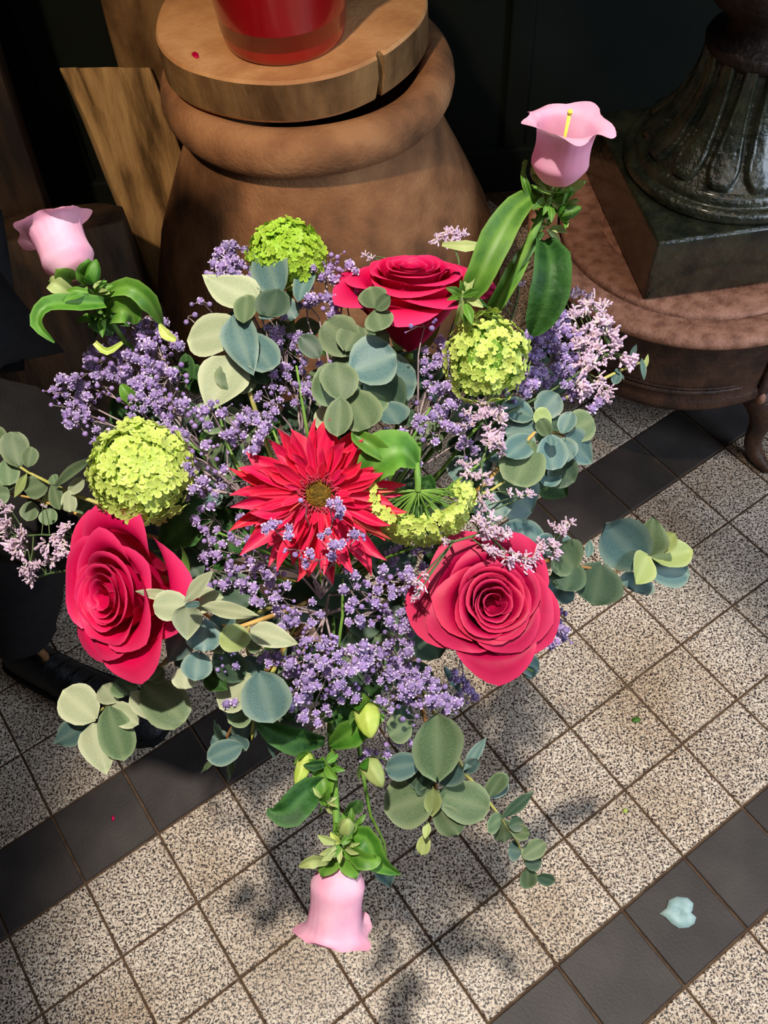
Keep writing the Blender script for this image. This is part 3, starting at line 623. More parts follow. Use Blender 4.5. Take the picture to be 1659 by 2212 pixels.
sprig('eucalyptus sprig at the lower right of centre, big leaf and reddish twig', [(912, 1840), (920, 1795), (940, 1735), (942, 1690), (950, 1640), (900, 1500)], [
    (945, 1680, 945, 1545, 112, 'g', 'r', -.02), (905, 1650, 832, 1660, 62, 'b', 'r', .01), (935, 1670, 880, 1690, 50, 'd', 'r', .006), (940, 1705, 905, 1680, 60, 'd', 'r', .004), (950, 1690, 990, 1650, 66, 'b', 'r', 0), (960, 1700, 1000, 1745, 80, 'g', 'r', 0),
    (935, 1715, 832, 1750, 106, 'g', 'r', -.004), (950, 1715, 1062, 1750, 90, 'g', 'r', -.002), (935, 1700, 934, 1764, 38, 'y', 'o', -.02), (948, 1745, 992, 1805, 64, 'g', 'r', -.01), (925, 1775, 918, 1812, 18, 'y', 'o', -.012), (920, 1805, 910, 1848, 30, 'y', 'r', -.008), (885, 1560, 840, 1590, 60, 'g', 'r', .02)], 'stemb', seed=23)
sprig('long thin eucalyptus sprig trailing at the lower right, many small leaves', [(1175, 1900), (1142, 1880), (1118, 1820), (1085, 1770), (1050, 1725), (1005, 1670), (950, 1560)], [
    (1000, 1665, 1050, 1594, 26, 'b', 'o', -.005), (1005, 1670, 1030, 1640, 30, 'b', 'r', .0), (1055, 1722, 1090, 1668, 44, 'g', 'r', 0), (1060, 1720, 1098, 1690, 30, 'b', 'r', .006), (1085, 1768, 1152, 1710, 30, 'd', 'o', -.004), (1085, 1765, 1052, 1790, 42, 'g', 'r', 0), (1090, 1775, 1090, 1820, 48, 'g', 'r', .002),
    (1100, 1785, 1130, 1775, 34, 'd', 'r', 0), (1105, 1795, 1145, 1800, 34, 'g', 'r', 0), (1125, 1840, 1098, 1835, 46, 'b', 'r', 0), (1130, 1850, 1178, 1820, 40, 'g', 'r', -.002), (1135, 1865, 1170, 1860, 36, 'd', 'r', 0), (1140, 1875, 1142, 1920, 38, 'g', 'r', 0), (1160, 1893, 1198, 1905, 28, 'd', 'r', 0)], 'stemy', seed=24, dd=.02)
sprig('single blue leaf sprig beside the hanging bellflower at the bottom', [(835, 1865), (830, 1820), (800, 1760), (780, 1650)], [(826, 1865, 842, 1914, 46, 'b', 'h', 0), (820, 1862, 866, 1890, 16, 'green', 'o', -.006)], 'stemg', seed=25, dd=.01)
sprig('tiny eucalyptus tip sticking out beyond the pink-white limonium at the right', [(1392, 780), (1340, 800), (1290, 825), (1200, 870)], [
    (1385, 775, 1390, 822, 16, 'b', 'o', 0), (1392, 800, 1400, 765, 10, 'y', 'o', 0), (1335, 800, 1328, 830, 24, 'b', 'r', 0), (1362, 775, 1375, 742, 12, 'b', 'o', 0), (1330, 800, 1350, 815, 18, 'b', 'r', 0)], 'stemy', seed=26)
sprig('dark eucalyptus leaves tucked under the lower right rose', [(1150, 1450), (1110, 1430), (1040, 1380)], [(1120, 1435, 1095, 1448, 44, 'd', 'r', .05), (1125, 1430, 1165, 1445, 46, 'b', 'r', .05), (960, 1440, 1000, 1500, 20, 'b', 'o', .04), (1140, 1440, 1150, 1465, 26, 'b', 'r', .05)], 'stemg', seed=27)
sprig('eucalyptus leaves behind the lilac spray between left viburnum and gerbera', [(470, 880), (490, 960), (520, 1020), (600, 1100)], [
    (490, 920, 445, 900, 66, 'g', 'r', .03), (480, 960, 440, 985, 70, 'g', 'r', .03), (480, 890, 520, 905, 40, 'g', 'r', .02), (520, 1000, 500, 1040, 50, 'g', 'r', .03), (470, 1060, 450, 1100, 40, 'b', 'r', .03), (480, 990, 520, 960, 60, 'd', 'r', .035)], 'stemg', seed=28)
sprig('dark leafy sprig deep in the centre of the bouquet below the gerbera', [(740, 1250), (740, 1330), (730, 1400), (720, 1450)], [
    (740, 1290, 700, 1260, 90, 'd', 'r', .09), (740, 1290, 800, 1270, 90, 'd', 'r', .08), (750, 1330, 830, 1340, 90, 'd', 'r', .09), (740, 1340, 690, 1380, 90, 'd', 'r', .09), (760, 1400, 820, 1430, 100, 'd', 'r', .09), (740, 1400, 700, 1470, 90, 'd', 'r', .1),
    (800, 1350, 870, 1390, 90, 'd', 'r', .1), (860, 1280, 900, 1340, 90, 'd', 'r', .09), (700, 1300, 620, 1290, 100, 'd', 'r', .1), (640, 1330, 570, 1300, 100, 'd', 'r', .11), (650, 1400, 590, 1430, 100, 'd', 'r', .1), (760, 1340, 740, 1270, 100, 'd', 'r', .07), (820, 1180, 870, 1230, 90, 'b', 'r', .06), (830, 1210, 900, 1200, 80, 'b', 'r', .07),
    (690, 1400, 640, 1480, 80, 'd', 'r', .1), (900, 1350, 950, 1420, 90, 'd', 'r', .1), (880, 1430, 900, 1500, 90, 'd', 'r', .1), (800, 1450, 760, 1520, 90, 'deep', 'r', .08), (560, 1340, 520, 1290, 80, 'd', 'r', .1)], 'stemg', seed=29)
def filler(label, cx, cy, rx, ry, n, seed, dd=.08):
    r = random.Random(seed); L_ = []
    for i in range(n):
        a = r.uniform(0, 2 * pi); q = sqrt(r.random()); u = cx + rx * q * cos(a); v = cy + ry * q * sin(a); b_ = r.uniform(0, 2 * pi); l = r.uniform(55, 95)
        L_.append((u, v, u + cos(b_) * l, v + sin(b_) * l, l * r.uniform(.45, .95), r.choice(('deep', 'd', 'deep', 'd', 'g')), r.choice('roh'), dd + r.uniform(-.02, .03)))
    sprig(label, [(cx, cy), (cx * .7 + 715 * .3, cy * .7 + 1250 * .3)], L_, 'stemg', seed=seed)
filler('dark green filler leaves under the left lilac spray', 330, 880, 120, 90, 14, 41, .05)
filler('dark green filler leaves between the upper left leaves and the upper rose', 640, 790, 130, 100, 22, 42)
filler('dark green filler leaves right of the eucalyptus rosette', 930, 880, 110, 120, 30, 43, .06)
filler('dark green filler leaves right of the centre near the limonium string', 1090, 960, 90, 110, 16, 44, .07)
filler('dark green filler leaves between the left rose and the gerbera', 470, 1150, 80, 110, 24, 45, .06)
filler('dark green filler leaves above the right rose', 900, 1180, 110, 110, 24, 46, .07)
filler('dark green filler leaves above the bottom bellflower stem', 720, 1480, 190, 70, 28, 47, .05)
filler('dark green filler leaves below the right upper viburnum and beside lilac buds', 1150, 800, 80, 60, 14, 48, .05)
filler('dark green filler leaves above the gerbera around the lilac sprigs', 590, 930, 140, 90, 20, 49, .08)

# ---- blade leaves (ribbons) for bellflowers
def blade(parent, pts, widths, m_='green', nh=None, fold=.25, name='leaf'):
    pts = [Vector(p) for p in pts]; sm = []; ws = []
    n = 3
    for i in range(len(pts) - 1):
        p0 = pts[max(i - 1, 0)]; p1 = pts[i]; p2 = pts[i + 1]; p3 = pts[min(i + 2, len(pts) - 1)]
        for k_ in range(n):
            t = k_ / n
            sm.append(.5 * ((2 * p1) + (p2 - p0) * t + (2 * p0 - 5 * p1 + 4 * p2 - p3) * t * t + (3 * p1 - 3 * p2 + p3 - p0) * t ** 3))
            ws.append(widths[i] * (1 - t) + widths[i + 1] * t)
    sm.append(pts[-1]); ws.append(widths[-1])
    b = MB(); rows = []; n0 = nh or -FW
    for i, p in enumerate(sm):
        t = (sm[min(i + 1, len(sm) - 1)] - sm[max(i - 1, 0)]).normalized(); z = (n0 - t * n0.dot(t))
        z = z.normalized() if z.length > .05 else UP; x = t.cross(z); row = []
        for k_ in range(-3, 4):
            q = k_ / 3; row.append(p + x * ws[i] * .5 * q + z * ws[i] * (fold * abs(q) - .05 * sin(i * 1.7 + q * 2) * abs(q)))
        rows.append(row)
    b.grid(rows, False, lambda j, i: .6 if i in (0, 6) else (.5 if i == 3 else 0))
    return put(name, b.mesh('blade', M[m_]), parent)
def pb(parent, spec, m_='green', fold=.25, nh=None):
    """spec: (u,v,depth,widthpx)"""
    return blade(parent, [P(u, v, d) for u, v, d, w_ in spec], [w_ / FPX * d for u, v, d, w_ in spec], m_, nh, fold)

# ---- bellflower bell
def frame(axis, rot=0.0):
    z = Vector(axis).normalized(); a = Vector((0, 0, 1)) if abs(z.z) < .9 else Vector((1, 0, 0))
    x = (a - z * a.dot(z)).normalized(); y = z.cross(x); m_ = Matrix((x, y, z)).transposed().to_4x4()
    return m_ @ Matrix.Rotation(rot, 4, 'Z')
def bell(parent, base, axis, L_, R, rot=0, ruffle=.25, seed=0, flare=.34):
    b = MB(); rows = []; n = 60; J = 18
    for j in range(J + 1):
        t = j / J
        r = .0 + (.30 + .70 * min(1, t / .30) ** .6) if t > 0 else .0
        r = r * (1 - .07 * sin(pi * max(0, (t - .3) / .5))) if t > .3 else r
        row = []
        for i in range(n):
            a = 2 * pi * i / n; lobe = cos(2.5 * a) ** 2   # 1 at lobe centre
            rr = r * (1 + .035 * cos(5 * a) * t + .012 * cos(20 * a) * t)
            z = t * L_
            if t > .80:
                q = (t - .80) / .20
                rr += flare * q ** 1.6 * (.55 + .65 * lobe) + .04 * q * noise.noise((a * 3, q * 2, seed))
                z -= L_ * (.10 * q * (1 - lobe)) + L_ * .15 * q ** 2.2 * lobe * (1 + .6 * sin(a * 2 + seed)) 
                rr += ruffle * .25 * q * sin(a * 9 + seed) * .3
            row.append((rr * R * cos(a), rr * R * sin(a), z))
        rows.append(row)
    b.grid(rows, True, lambda j, i: max(0, (j / J - .8) * 3))
    mw = frame(axis, rot); mw.translation = base
    o = put('bell_flower', b.mesh('bell', M['bell']), parent, mw)
    b = MB(); b.tube([(0, 0, L_ * .1), (0, 0, L_ * .5), (R * .05, 0, L_ * .98)], [R * .05, R * .05, R * .07], 8); b.ball((R * .05, 0, L_ * .99), R * .10, 8, 5)
    put('style', b.mesh('style', M['sty']), parent, mw)
    for k_ in range(5):
        b = MB(); a = 2 * pi * k_ / 5 + .3; rows = []
        for j in range(6):
            t = j / 5; wd = R * .42 * sin(pi * (.12 + .88 * t) ** .8) if j < 5 else .0002
            rr_ = R * (.22 + .75 * sin(t * 1.7)) ; z = -R * .18 + L_ * .22 * t * (1 if k_ % 2 else .6)
            c = Vector((cos(a) * rr_, sin(a) * rr_, z)); s = Vector((-sin(a), cos(a), 0)); rows.append([c - s * wd, c + Vector((cos(a), sin(a), 0)) * R * .1, c + s * wd])
        b.grid(rows, False, lambda j, i: .6 if i != 1 else 0); put('sepal', b.mesh('sepal', M['green']), parent, mw)
    return o
def bud(parent, base, tip, wd, m_='bud'):
    base = Vector(base); tip = Vector(tip); ax = tip - base; L_ = ax.length; mw = frame(ax); mw.translation = base; b = MB()
    prof = [(0, 0), (.35, .06), (.5, .22), (.5, .45), (.42, .68), (.25, .88), (.06, 1.0), (0, 1.0)]
    b.lathe([(r * wd, z * L_) for r, z in prof], 20, (0, 0, 0), lambda r, z, a: (r * (1 + .10 * cos(5 * a)), z))
    put('bud', b.mesh('bud', M[m_]), parent, mw)
    for k_ in range(4):
        b = MB(); a = 2 * pi * k_ / 4 + .4; rows = []
        for j in range(6):
            t = j / 5; w2 = wd * .30 * sin(pi * (.1 + .9 * t) ** .75) if j < 5 else .0001; rr_ = wd * (.12 + .5 * sin(min(1, t * 1.6) * pi / 2)) * 1.02 + wd * .25 * t * t
            c = Vector((cos(a) * rr_, sin(a) * rr_, L_ * .42 * t)); s = Vector((-sin(a), cos(a), 0)); rows.append([c - s * w2, c + Vector((cos(a), sin(a), 0)) * wd * .04, c + s * w2])
        b.grid(rows); put('sepal', b.mesh('sepal', M['green']), parent, mw)
def rosette(parent, u, v, d, n, rpx, seed, mats=('green', 'y', 'green')):
    """crowded small leaves at a bellflower node"""
    r = random.Random(seed)
    for i in range(n):
        a = r.uniform(0, 2 * pi); l = rpx * r.uniform(.45, 1.0); q = r.uniform(0, .4) * rpx
        bx, by = u + cos(a) * q, v + sin(a) * q; tx, ty = bx + cos(a) * l, by + sin(a) * l
        dd0 = d + r.uniform(-.012, .012)
        A = P(bx, by, dd0); T = P(tx, ty, dd0 + r.uniform(-.015, .01)); w_ = l * r.uniform(.35, .6) / FPX * d
        mid = (A + T) / 2 - FW * l / FPX * d * .15
        blade(parent, [A, mid, T], [w_ * .5, w_, w_ * .1], r.choice(mats), None, .2)

G_B = 'pink bellflowers'
# left bellflower
t = thing('pink_bellflower', 'leftmost pink bellflower pointing up left against the dark timber', 'flower', BP, G_B)
bell(t, P(165, 600, .625), P(108, 474, .630) - P(165, 600, .625), .046, .0180, .4, seed=2, flare=.40)
pb(t, [(225, 655, .63, 24), (165, 655, .615, 40), (100, 660, .60, 34), (80, 700, .60, 26), (118, 740, .605, 4)], 'green')
pb(t, [(215, 640, .64, 20), (275, 620, .625, 40), (320, 650, .63, 44), (350, 700, .65, 8)], 'green', .2)
pb(t, [(230, 690, .65, 20), (260, 670, .635, 60), (285, 680, .64, 50), (290, 700, .645, 6)], 'green')
pb(t, [(230, 680, .66, 20), (215, 700, .645, 46), (245, 720, .65, 10)], 'deep')
pb(t, [(165, 640, .625, 16), (120, 615, .615, 40), (108, 612, .62, 10)], 'y')
rosette(t, 195, 630, .628, 16, 46, 3); rosette(t, 225, 680, .645, 10, 50, 4, ('green', 'deep'))
bud(t, P(195, 615, .62), P(208, 560, .615), .0095, 'green')
stem_to_bind(P(185, 622, .632), P(300, 780, .68) - P(185, 622, .632), .0022, M['stemg'], t, seed=1)
# right bellflower
t = thing('pink_bellflower', 'open pink bellflower standing upright at the upper right with yellow style', 'flower', BP, G_B)
bell(t, P(1200, 396, .60), P(1232, 232, .565) - P(1200, 396, .60), .046, .0186, .9, seed=5, flare=.46)
pb(t, [(1165, 415, .61, 20), (1115, 450, .60, 56), (1070, 520, .595, 72), (1030, 610, .60, 58), (990, 665, .62, 14)], 'green', .22)
pb(t, [(1175, 520, .63, 30), (1190, 560, .60, 76), (1185, 630, .60, 88), (1165, 690, .61, 60), (1148, 724, .62, 8)], 'deep', .28)
pb(t, [(1150, 520, .64, 20), (1110, 590, .63, 40), (1070, 660, .64, 34), (1040, 700, .65, 8)], 'green')
pb(t, [(1045, 530, .62, 8), (1005, 532, .615, 26), (955, 528, .62, 8)], 'y', .1)
pb(t, [(1040, 535, .605, 6), (1018, 590, .60, 20), (1000, 660, .605, 20), (985, 700, .62, 8)], 'y', .3)
pb(t, [(1150, 440, .61, 10), (1135, 400, .60, 18), (1130, 372, .60, 10), (1136, 346, .60, 8), (1128, 356, .598, 3)], 'green', .2)
rosette(t, 1190, 430, .612, 20, 50, 7); rosette(t, 1215, 450, .61, 12, 44, 8); rosette(t, 1180, 490, .625, 10, 40, 10)
rosette(t, 1000, 640, .61, 10, 50, 9)
bud(t, P(1205, 465, .605), P(1256, 448, .60), .009, 'green')
stem_to_bind(P(1198, 402, .604), P(1080, 680, .64) - P(1198, 402, .604), .0028, M['stemg'], t, seed=2)
b = MB(); b.tube([P(1170, 500, .625), P(1110, 600, .635), P(1060, 680, .66), P(1000, 760, .70)], .0028, 8); put('stem', b.mesh('stem', M['stemg']), t)
# bottom bellflower
t = thing('pink_bellflower', 'pink bellflower hanging down at the bottom of the bouquet over the speckled floor', 'flower', BP, G_B)
bell(t, P(734, 1858, .62), P(722, 2020, .627) - P(734, 1858, .62), .0575, .0187, .2, seed=8, flare=.36)
b = MB(); b.tube([P(715, 1590, .70), P(722, 1680, .655), P(726, 1760, .632), P(732, 1852, .62)], [.0028, .0026, .0026, .003], 8); put('stem', b.mesh('stem', M['stemg']), t)
b = MB(); b.tube([P(715, 1590, .70), P(716, 1500, .74), P(716, 1400, .8), BP, BP + TAIL * .15], .003, 8); put('stem', b.mesh('stem', M['stemg']), t)
pb(t, [(700, 1600, .68, 16), (640, 1598, .66, 62), (590, 1580, .655, 50), (556, 1560, .655, 8)], 'deep', .25)
pb(t, [(715, 1610, .675, 16), (760, 1580, .655, 66), (800, 1560, .65, 40), (830, 1545, .65, 8)], 'green', .25)
pb(t, [(705, 1690, .65, 20), (665, 1710, .63, 64), (625, 1750, .62, 74), (590, 1755, .62, 30), (582, 1745, .62, 10)], 'deep', .22)
pb(t, [(690, 1640, .655, 20), (700, 1690, .64, 50), (700, 1740, .64, 10)], 'green')
pb(t, [(740, 1800, .625, 16), (790, 1810, .61, 60), (815, 1860, .61, 46), (860, 1888, .62, 4)], 'green', .25)
pb(t, [(745, 1820, .625, 16), (780, 1855, .60, 46), (812, 1858, .60, 26), (818, 1850, .60, 4)], 'green', .2)
pb(t, [(745, 1760, .625, 10), (770, 1740, .62, 34), (775, 1728, .62, 12)], 'deep', .2)
pb(t, [(712, 1860, .612, 14), (676, 1860, .602, 30), (646, 1872, .605, 6)], 'y', .2)
pb(t, [(735, 1600, .67, 20), (760, 1540, .66, 60), (740, 1500, .67, 20)], 'deep', .2)
rosette(t, 735, 1825, .612, 20, 44, 13, ('green', 'y', 'bud')); rosette(t, 760, 1790, .62, 10, 46, 14, ('green',)); rosette(t, 700, 1650, .65, 12, 46, 15, ('green', 'green', 'deep')); rosette(t, 735, 1520, .68, 16, 60, 16, ('green', 'deep')); rosette(t, 700, 1730, .64, 8, 34, 17, ('y', 'green')); rosette(t, 800, 1530, .645, 8, 34, 19, ('green',))
bud(t, P(790, 1522, .635), P(800, 1594, .62), .0165); bud(t, P(668, 1625, .645), P(640, 1700, .63), .0105); bud(t, P(790, 1640, .65), P(826, 1700, .64), .014, 'y'); bud(t, P(745, 1800, .61), P(752, 1770, .60), .010, 'y')

# ---- roses
def rose(label, u, v, d, axis, R, N, rot, seed, m_='rose', spread=1.0, outer=None, height=1.25, stemdir=None):
    rr = random.Random(seed); t_ = thing('rose', label, 'flower', BP, 'deep pink roses in the bouquet')
    c = P(u, v, d); mw = frame(axis, rot); mw.translation = c
    b = MB(); b.ball((0, 0, -height * R * .55), R * .30, 14, 8, (1, 1, 1.3)); put('core', b.mesh('rose_core', M['rosed']), t_, mw)
    for i in range(N):
        f = i / (N - 1)
        th0 = i * 2.39996 + rr.uniform(-.25, .25)
        rim = R * (.06 + .94 * min(1, f * 1.16) ** .92) * (1 if f < .75 else spread) * rr.uniform(.93, 1.05); lx = R * rr.uniform(-.07, .07) * (.3 + f); ly = R * rr.uniform(-.07, .07) * (.3 + f)
        hw = 1.9 * (1 - f) ** 1.0 + .80 * f + (.1 if f > .9 else 0)
        zt = R * (.18 - .02 * f - .50 * max(0, f - .35) ** 1.3 * 1.4) + rr.uniform(-.02, .02) * R
        zb = -height * R * (.85 + .05 * f)
        curl = .03 + .26 * f * f * rr.uniform(.6, 1.25)
        rows = []; NJ, NI = 10, 14
        ph = rr.uniform(0, 6)
        for j in range(NJ + 1):
            vv = j / NJ; row = []
            for k_ in range(NI + 1):
                uu = k_ / NI * 2 - 1
                v2 = vv * (1 - (.12 + .20 * f) * abs(uu) ** 2.2)
                # radius profile: belly then out
                base = .10 * R + (rim * .80) * sin(min(1, v2 * 1.15) * pi / 2) ** (.75)
                rho = base + rim * .20 * v2 ** 3
                z = zb + (zt - zb) * (sin(v2 * pi / 2) ** .95)
                if v2 > .72:
                    q = (v2 - .72) / .28; rho += curl * R * q ** 1.7; z -= curl * R * .75 * q ** 2.2
                if f > .6 and vv > .8: rho += .12 * R * (1 - abs(uu)) ** 2.5 * (vv - .8) / .2   # pointed tip
                wav = .018 * R * sin(uu * 5 + ph) * vv ** 3 * (.4 + f) + .035 * R * noise.noise((uu * 2.5 + ph, vv * 2.5, i * 1.7)) * (.3 + vv)
                rho += wav; z += wav * .8
                rho *= 1 + .10 * uu * (1 - .4 * f)
                a = th0 + uu * hw * (.25 + .75 * min(1, vv * 1.8) ** .7)
                row.append((rho * cos(a) + lx * vv, rho * sin(a) + ly * vv, z))
            rows.append(row)
        b = MB(); b.grid(rows, False, lambda j, k2: (.8 if j == NJ else (.25 if j == NJ - 1 else 0)) + (.4 if (k2 in (0, NI) and j > 4) else 0))
        put('petal', b.mesh('petal', M[m_]), t_, mw)
    for k_ in range(5):
        b = MB(); a = k_ * 2 * pi / 5; rows = []
        for j in range(7):
            s = j / 6; w2 = R * .16 * (1 - s) ** .8 + .0003; c_ = Vector((cos(a), sin(a), 0)) * R * (.25 + .65 * s) + Vector((0, 0, -height * R * .95 + R * .35 * s * s)); sd = Vector((-sin(a), cos(a), 0)); rows.append([c_ - sd * w2, c_ + sd * w2])
        b.grid(rows); put('sepal', b.mesh('sepal', M['green']), t_, mw)
    hip = c + (mw.to_3x3() @ Vector((0, 0, -height * R * .95)))
    stem_to_bind(hip, mw.to_3x3() @ Vector((0, 0, -1)), .003, M['stemg'], t_, seed=seed)
    return t_
rose('large deep pink rose at the right, open towards the viewer with swirled centre', 1066, 1302, .60, -FW * 1 + RT * .12 + UP * .10, .0352, 27, .3, 5, 'rosed', spread=1.06)
rose('deep pink rose at the far left under the lime viburnum, opening to the left', 232, 1290, .60, -FW * .80 - RT * .55 - UP * .06, .0385, 24, 2.6, 9, 'rose', spread=1.25, height=1.7)
rose('deep pink rose at the top right of centre, tilted upward in front of the jar', 887, 588, .645, -FW * .56 + UP * .84, .037, 23, 2.0, 12, 'rose', spread=1.14, height=1.75)

# ---- gerbera
g = thing('gerbera', 'shaggy crimson gerbera in the middle with olive brown centre', 'flower', BP)
gc = P(688, 1068, .592); gax = (-FW * 1 + RT * .05 - UP * .05).normalized(); gm = frame(gax, 0); gm.translation = gc
rr = random.Random(31)
def ray_mesh(var):
    b = MB(); rows = []; r = random.Random(var + 100); bend = r.uniform(-.12, .22); tw_ = r.uniform(-.9, .9); cup = r.uniform(.15, .55); side = r.uniform(-.10, .10); hook = r.choice((0, 0, .12, -.1))
    n = 9
    for j in range(n + 1):
        y = j / n; wd = .5 * (.45 + .55 * sin(min(1, y * 1.5) * pi / 2)) * (1 if y < .62 else max(.04, 1 - ((y - .62) / .38) ** 1.5))
        cx = side * y * y + hook * max(0, y - .7) ** 2 * 6; zc = bend * y * y + (hook * .6 if hook > 0 else 0) * max(0, y - .65) * 1.5; row = []
        for i in range(-2, 3):
            x = i / 2; a = tw_ * y * y
            lx = x * wd; lz = cup * abs(x) ** 1.6 * wd * 1.2 - (.03 if i in (-1, 1) else 0) * wd
            row.append((cx * 4 + lx * cos(a) - lz * sin(a), y, zc + (lx * sin(a) + lz * cos(a)) * .22))
        rows.append(row)
    b.grid(rows, False, lambda j, i: .6 if i in (0, 4) or j >= n - 1 else (.3 if i == 2 else 0)); return b.mesh('ray_petal', M['gerb'])
RM = [ray_mesh(i) for i in range(14)]
px2 = .592 / FPX
for (cnt, r0, ln, el, wpx, z0) in ((30, 36, 152, -.06, 34, -.004), (28, 34, 136, .10, 30, .000), (24, 34, 100, .28, 23, .002), (16, 36, 56, .55, 15, .003)):
    for i in range(cnt):
        a = 2 * pi * (i + rr.uniform(-.35, .35)) / cnt; l = ln * rr.uniform(.78, 1.12) * (1 + .10 * cos(a - gA) if (gA := 2.6) else 1); w_ = wpx * rr.uniform(.8, 1.25)
        e = el + rr.uniform(-.22, .22)
        Y = Vector((cos(a) * cos(e), sin(a) * cos(e), sin(e))); Z = Vector((-cos(a) * sin(e), -sin(a) * sin(e), cos(e))); X = Y.cross(Z)
        roll = rr.uniform(-.5, .5) if rr.random() < .8 else rr.uniform(-1.6, 1.6)
        X2 = X * cos(roll) + Z * sin(roll); Z2 = Z * cos(roll) - X * sin(roll)
        mm = Matrix((X2 * w_ * px2, Y * l * px2, Z2 * l * px2)).transposed().to_4x4(); mm.translation = Vector((cos(a), sin(a), 0)) * r0 * px2 + Vector((0, 0, z0))
        put('ray_petal', RM[rr.randrange(14)], g, gm @ mm)
b = MB(); b.lathe([(0, .006), (.0035, .0062), (.006, .005), (.0085, .002), (.0125, .0), (.013, -.010), (.003, -.016)], 32); o = put('disc', b.mesh('disc', M['gdisc']), g, gm)
b = MB()
for ring, (r1, r2, h1, cnt) in enumerate(((.0080, .0115, .0045, 60), (.0100, .0140, .0035, 66), (.0110, .0170, .0015, 60))):
    for i in range(cnt):
        a = 2 * pi * i / cnt + rr.uniform(-.05, .05); q = rr.uniform(.85, 1.15); da = rr.uniform(-.12, .12)
        b.tube([(cos(a) * r1, sin(a) * r1, .001), (cos(a + da) * (r1 + r2) / 2 * q, sin(a + da) * (r1 + r2) / 2 * q, h1 + .002), (cos(a + da * 2) * r2 * q, sin(a + da * 2) * r2 * q, h1 + .0005)], [.00035, .00042, .0002], 4, False)
o = put('filament_ring', b.mesh('filament_ring', M['gfil']), g, gm); o['kind'] = 'stuff'
stem_to_bind(gc - gax * .012, -gax, .0032, M['stemg'], g, seed=6)

# ---- viburnum
def floret_mesh(m_, var):
    b = MB(); r = random.Random(var)
    for k_ in range(5):
        a = 2 * pi * k_ / 5 + r.uniform(-.15, .15); up = r.uniform(.1, .4); ca, sa = cos(a), sin(a); rows = []
        for (rad_, wd, z) in ((.08, .10, 0), (.5, .36, .12 * up), (.85, .36, .5 * up), (1.0, .12, .75 * up)):
            rows.append([(ca * rad_ - sa * wd, sa * rad_ + ca * wd, z + .06), (ca * rad_ * 1.03, sa * rad_ * 1.03, z), (ca * rad_ + sa * wd, sa * rad_ - ca * wd, z + .06)])
        b.grid(rows, False, lambda j, i: .7 if j >= 3 or i != 1 else 0)
    b.ball((0, 0, .06), .12, 5, 3)
    return b.mesh('floret', m_)
FLm = {k_: [floret_mesh(M[k_], i) for i in range(4)] for k_ in ('vib', 'vibg')}
def viburnum(label, u, v, d, rpx, n, frpx, mkey, axis, cover=-.3, squash=(1, 1, 1), seed=0, core=True, stem=True, jit=.12):
    r = random.Random(seed); t_ = thing('viburnum', label, 'flower', BP, 'lime green viburnum heads')
    c = P(u, v, d); mw = frame(axis); mw.translation = c; R = rpx / FPX * d; fr = frpx / FPX * d; R3 = mw.to_3x3()
    if core:
        b = MB(); b.ball((0, 0, 0), R * .80, 18, 12, squash); put('core', b.mesh('core', M['vibc']), t_, mw)
    i = 0; k_ = 0; tot = int(n / ((1 - cover) / 2))
    sb = MB()
    for k_ in range(tot):
        z = 1 - 2 * (k_ + .5) / tot
        if z < cover: break
        a = k_ * 2.39996; q = sqrt(1 - z * z); nrm = Vector((q * cos(a), q * sin(a), z)) 
        rad_ = R * (1 + r.uniform(-jit, jit * .4)) * .95
        p = Vector((nrm.x * squash[0], nrm.y * squash[1], nrm.z * squash[2])) * rad_
        nn_ = (nrm + Vector((r.uniform(-1, 1), r.uniform(-1, 1), r.uniform(-1, 1))) * .35).normalized()
        fm_ = frame(nn_, r.uniform(0, 6)); s = fr * r.uniform(.8, 1.15)
        mm = Matrix.Translation(p) @ fm_ @ Matrix.Scale(s, 4)
        put('floret', FLm[mkey][r.randrange(4)], t_, mw @ mm)
        if k_ % 3 == 0: sb.tube([(0, 0, -R * .3), p * .5 + Vector((0, 0, -R * .1)), p], [.0009, .0006, .0004], 4, False)
    put('flower_stalks', sb.mesh('flower_stalks', M['stemg']), t_, mw)
    if stem: stem_to_bind(c - mw.to_3x3() @ Vector((0, 0, R * .3)), -(R3 @ Vector((0, 0, 1))), .0022, M['stemg'], t_, seed=seed)
    return t_
viburnum('bright lime viburnum ball at the left, directly above the left rose', 306, 1020, .612, 116, 210, 19, 'vib', -FW - RT * .25 + UP * .1, -.35, (1, 1, .9), 3)
viburnum('green viburnum ball at the top in front of the terracotta jar', 620, 556, .665, 86, 210, 12.5, 'vibg', -FW * .7 + UP * .8, -.45, (1, 1, .95), 4)
viburnum('lime viburnum head at the right between upper rose and lilac spray', 1048, 775, .625, 94, 190, 15, 'vib', -FW - RT * .1 + UP * .1, -.3, (1.05, .98, .95), 5, jit=.25)
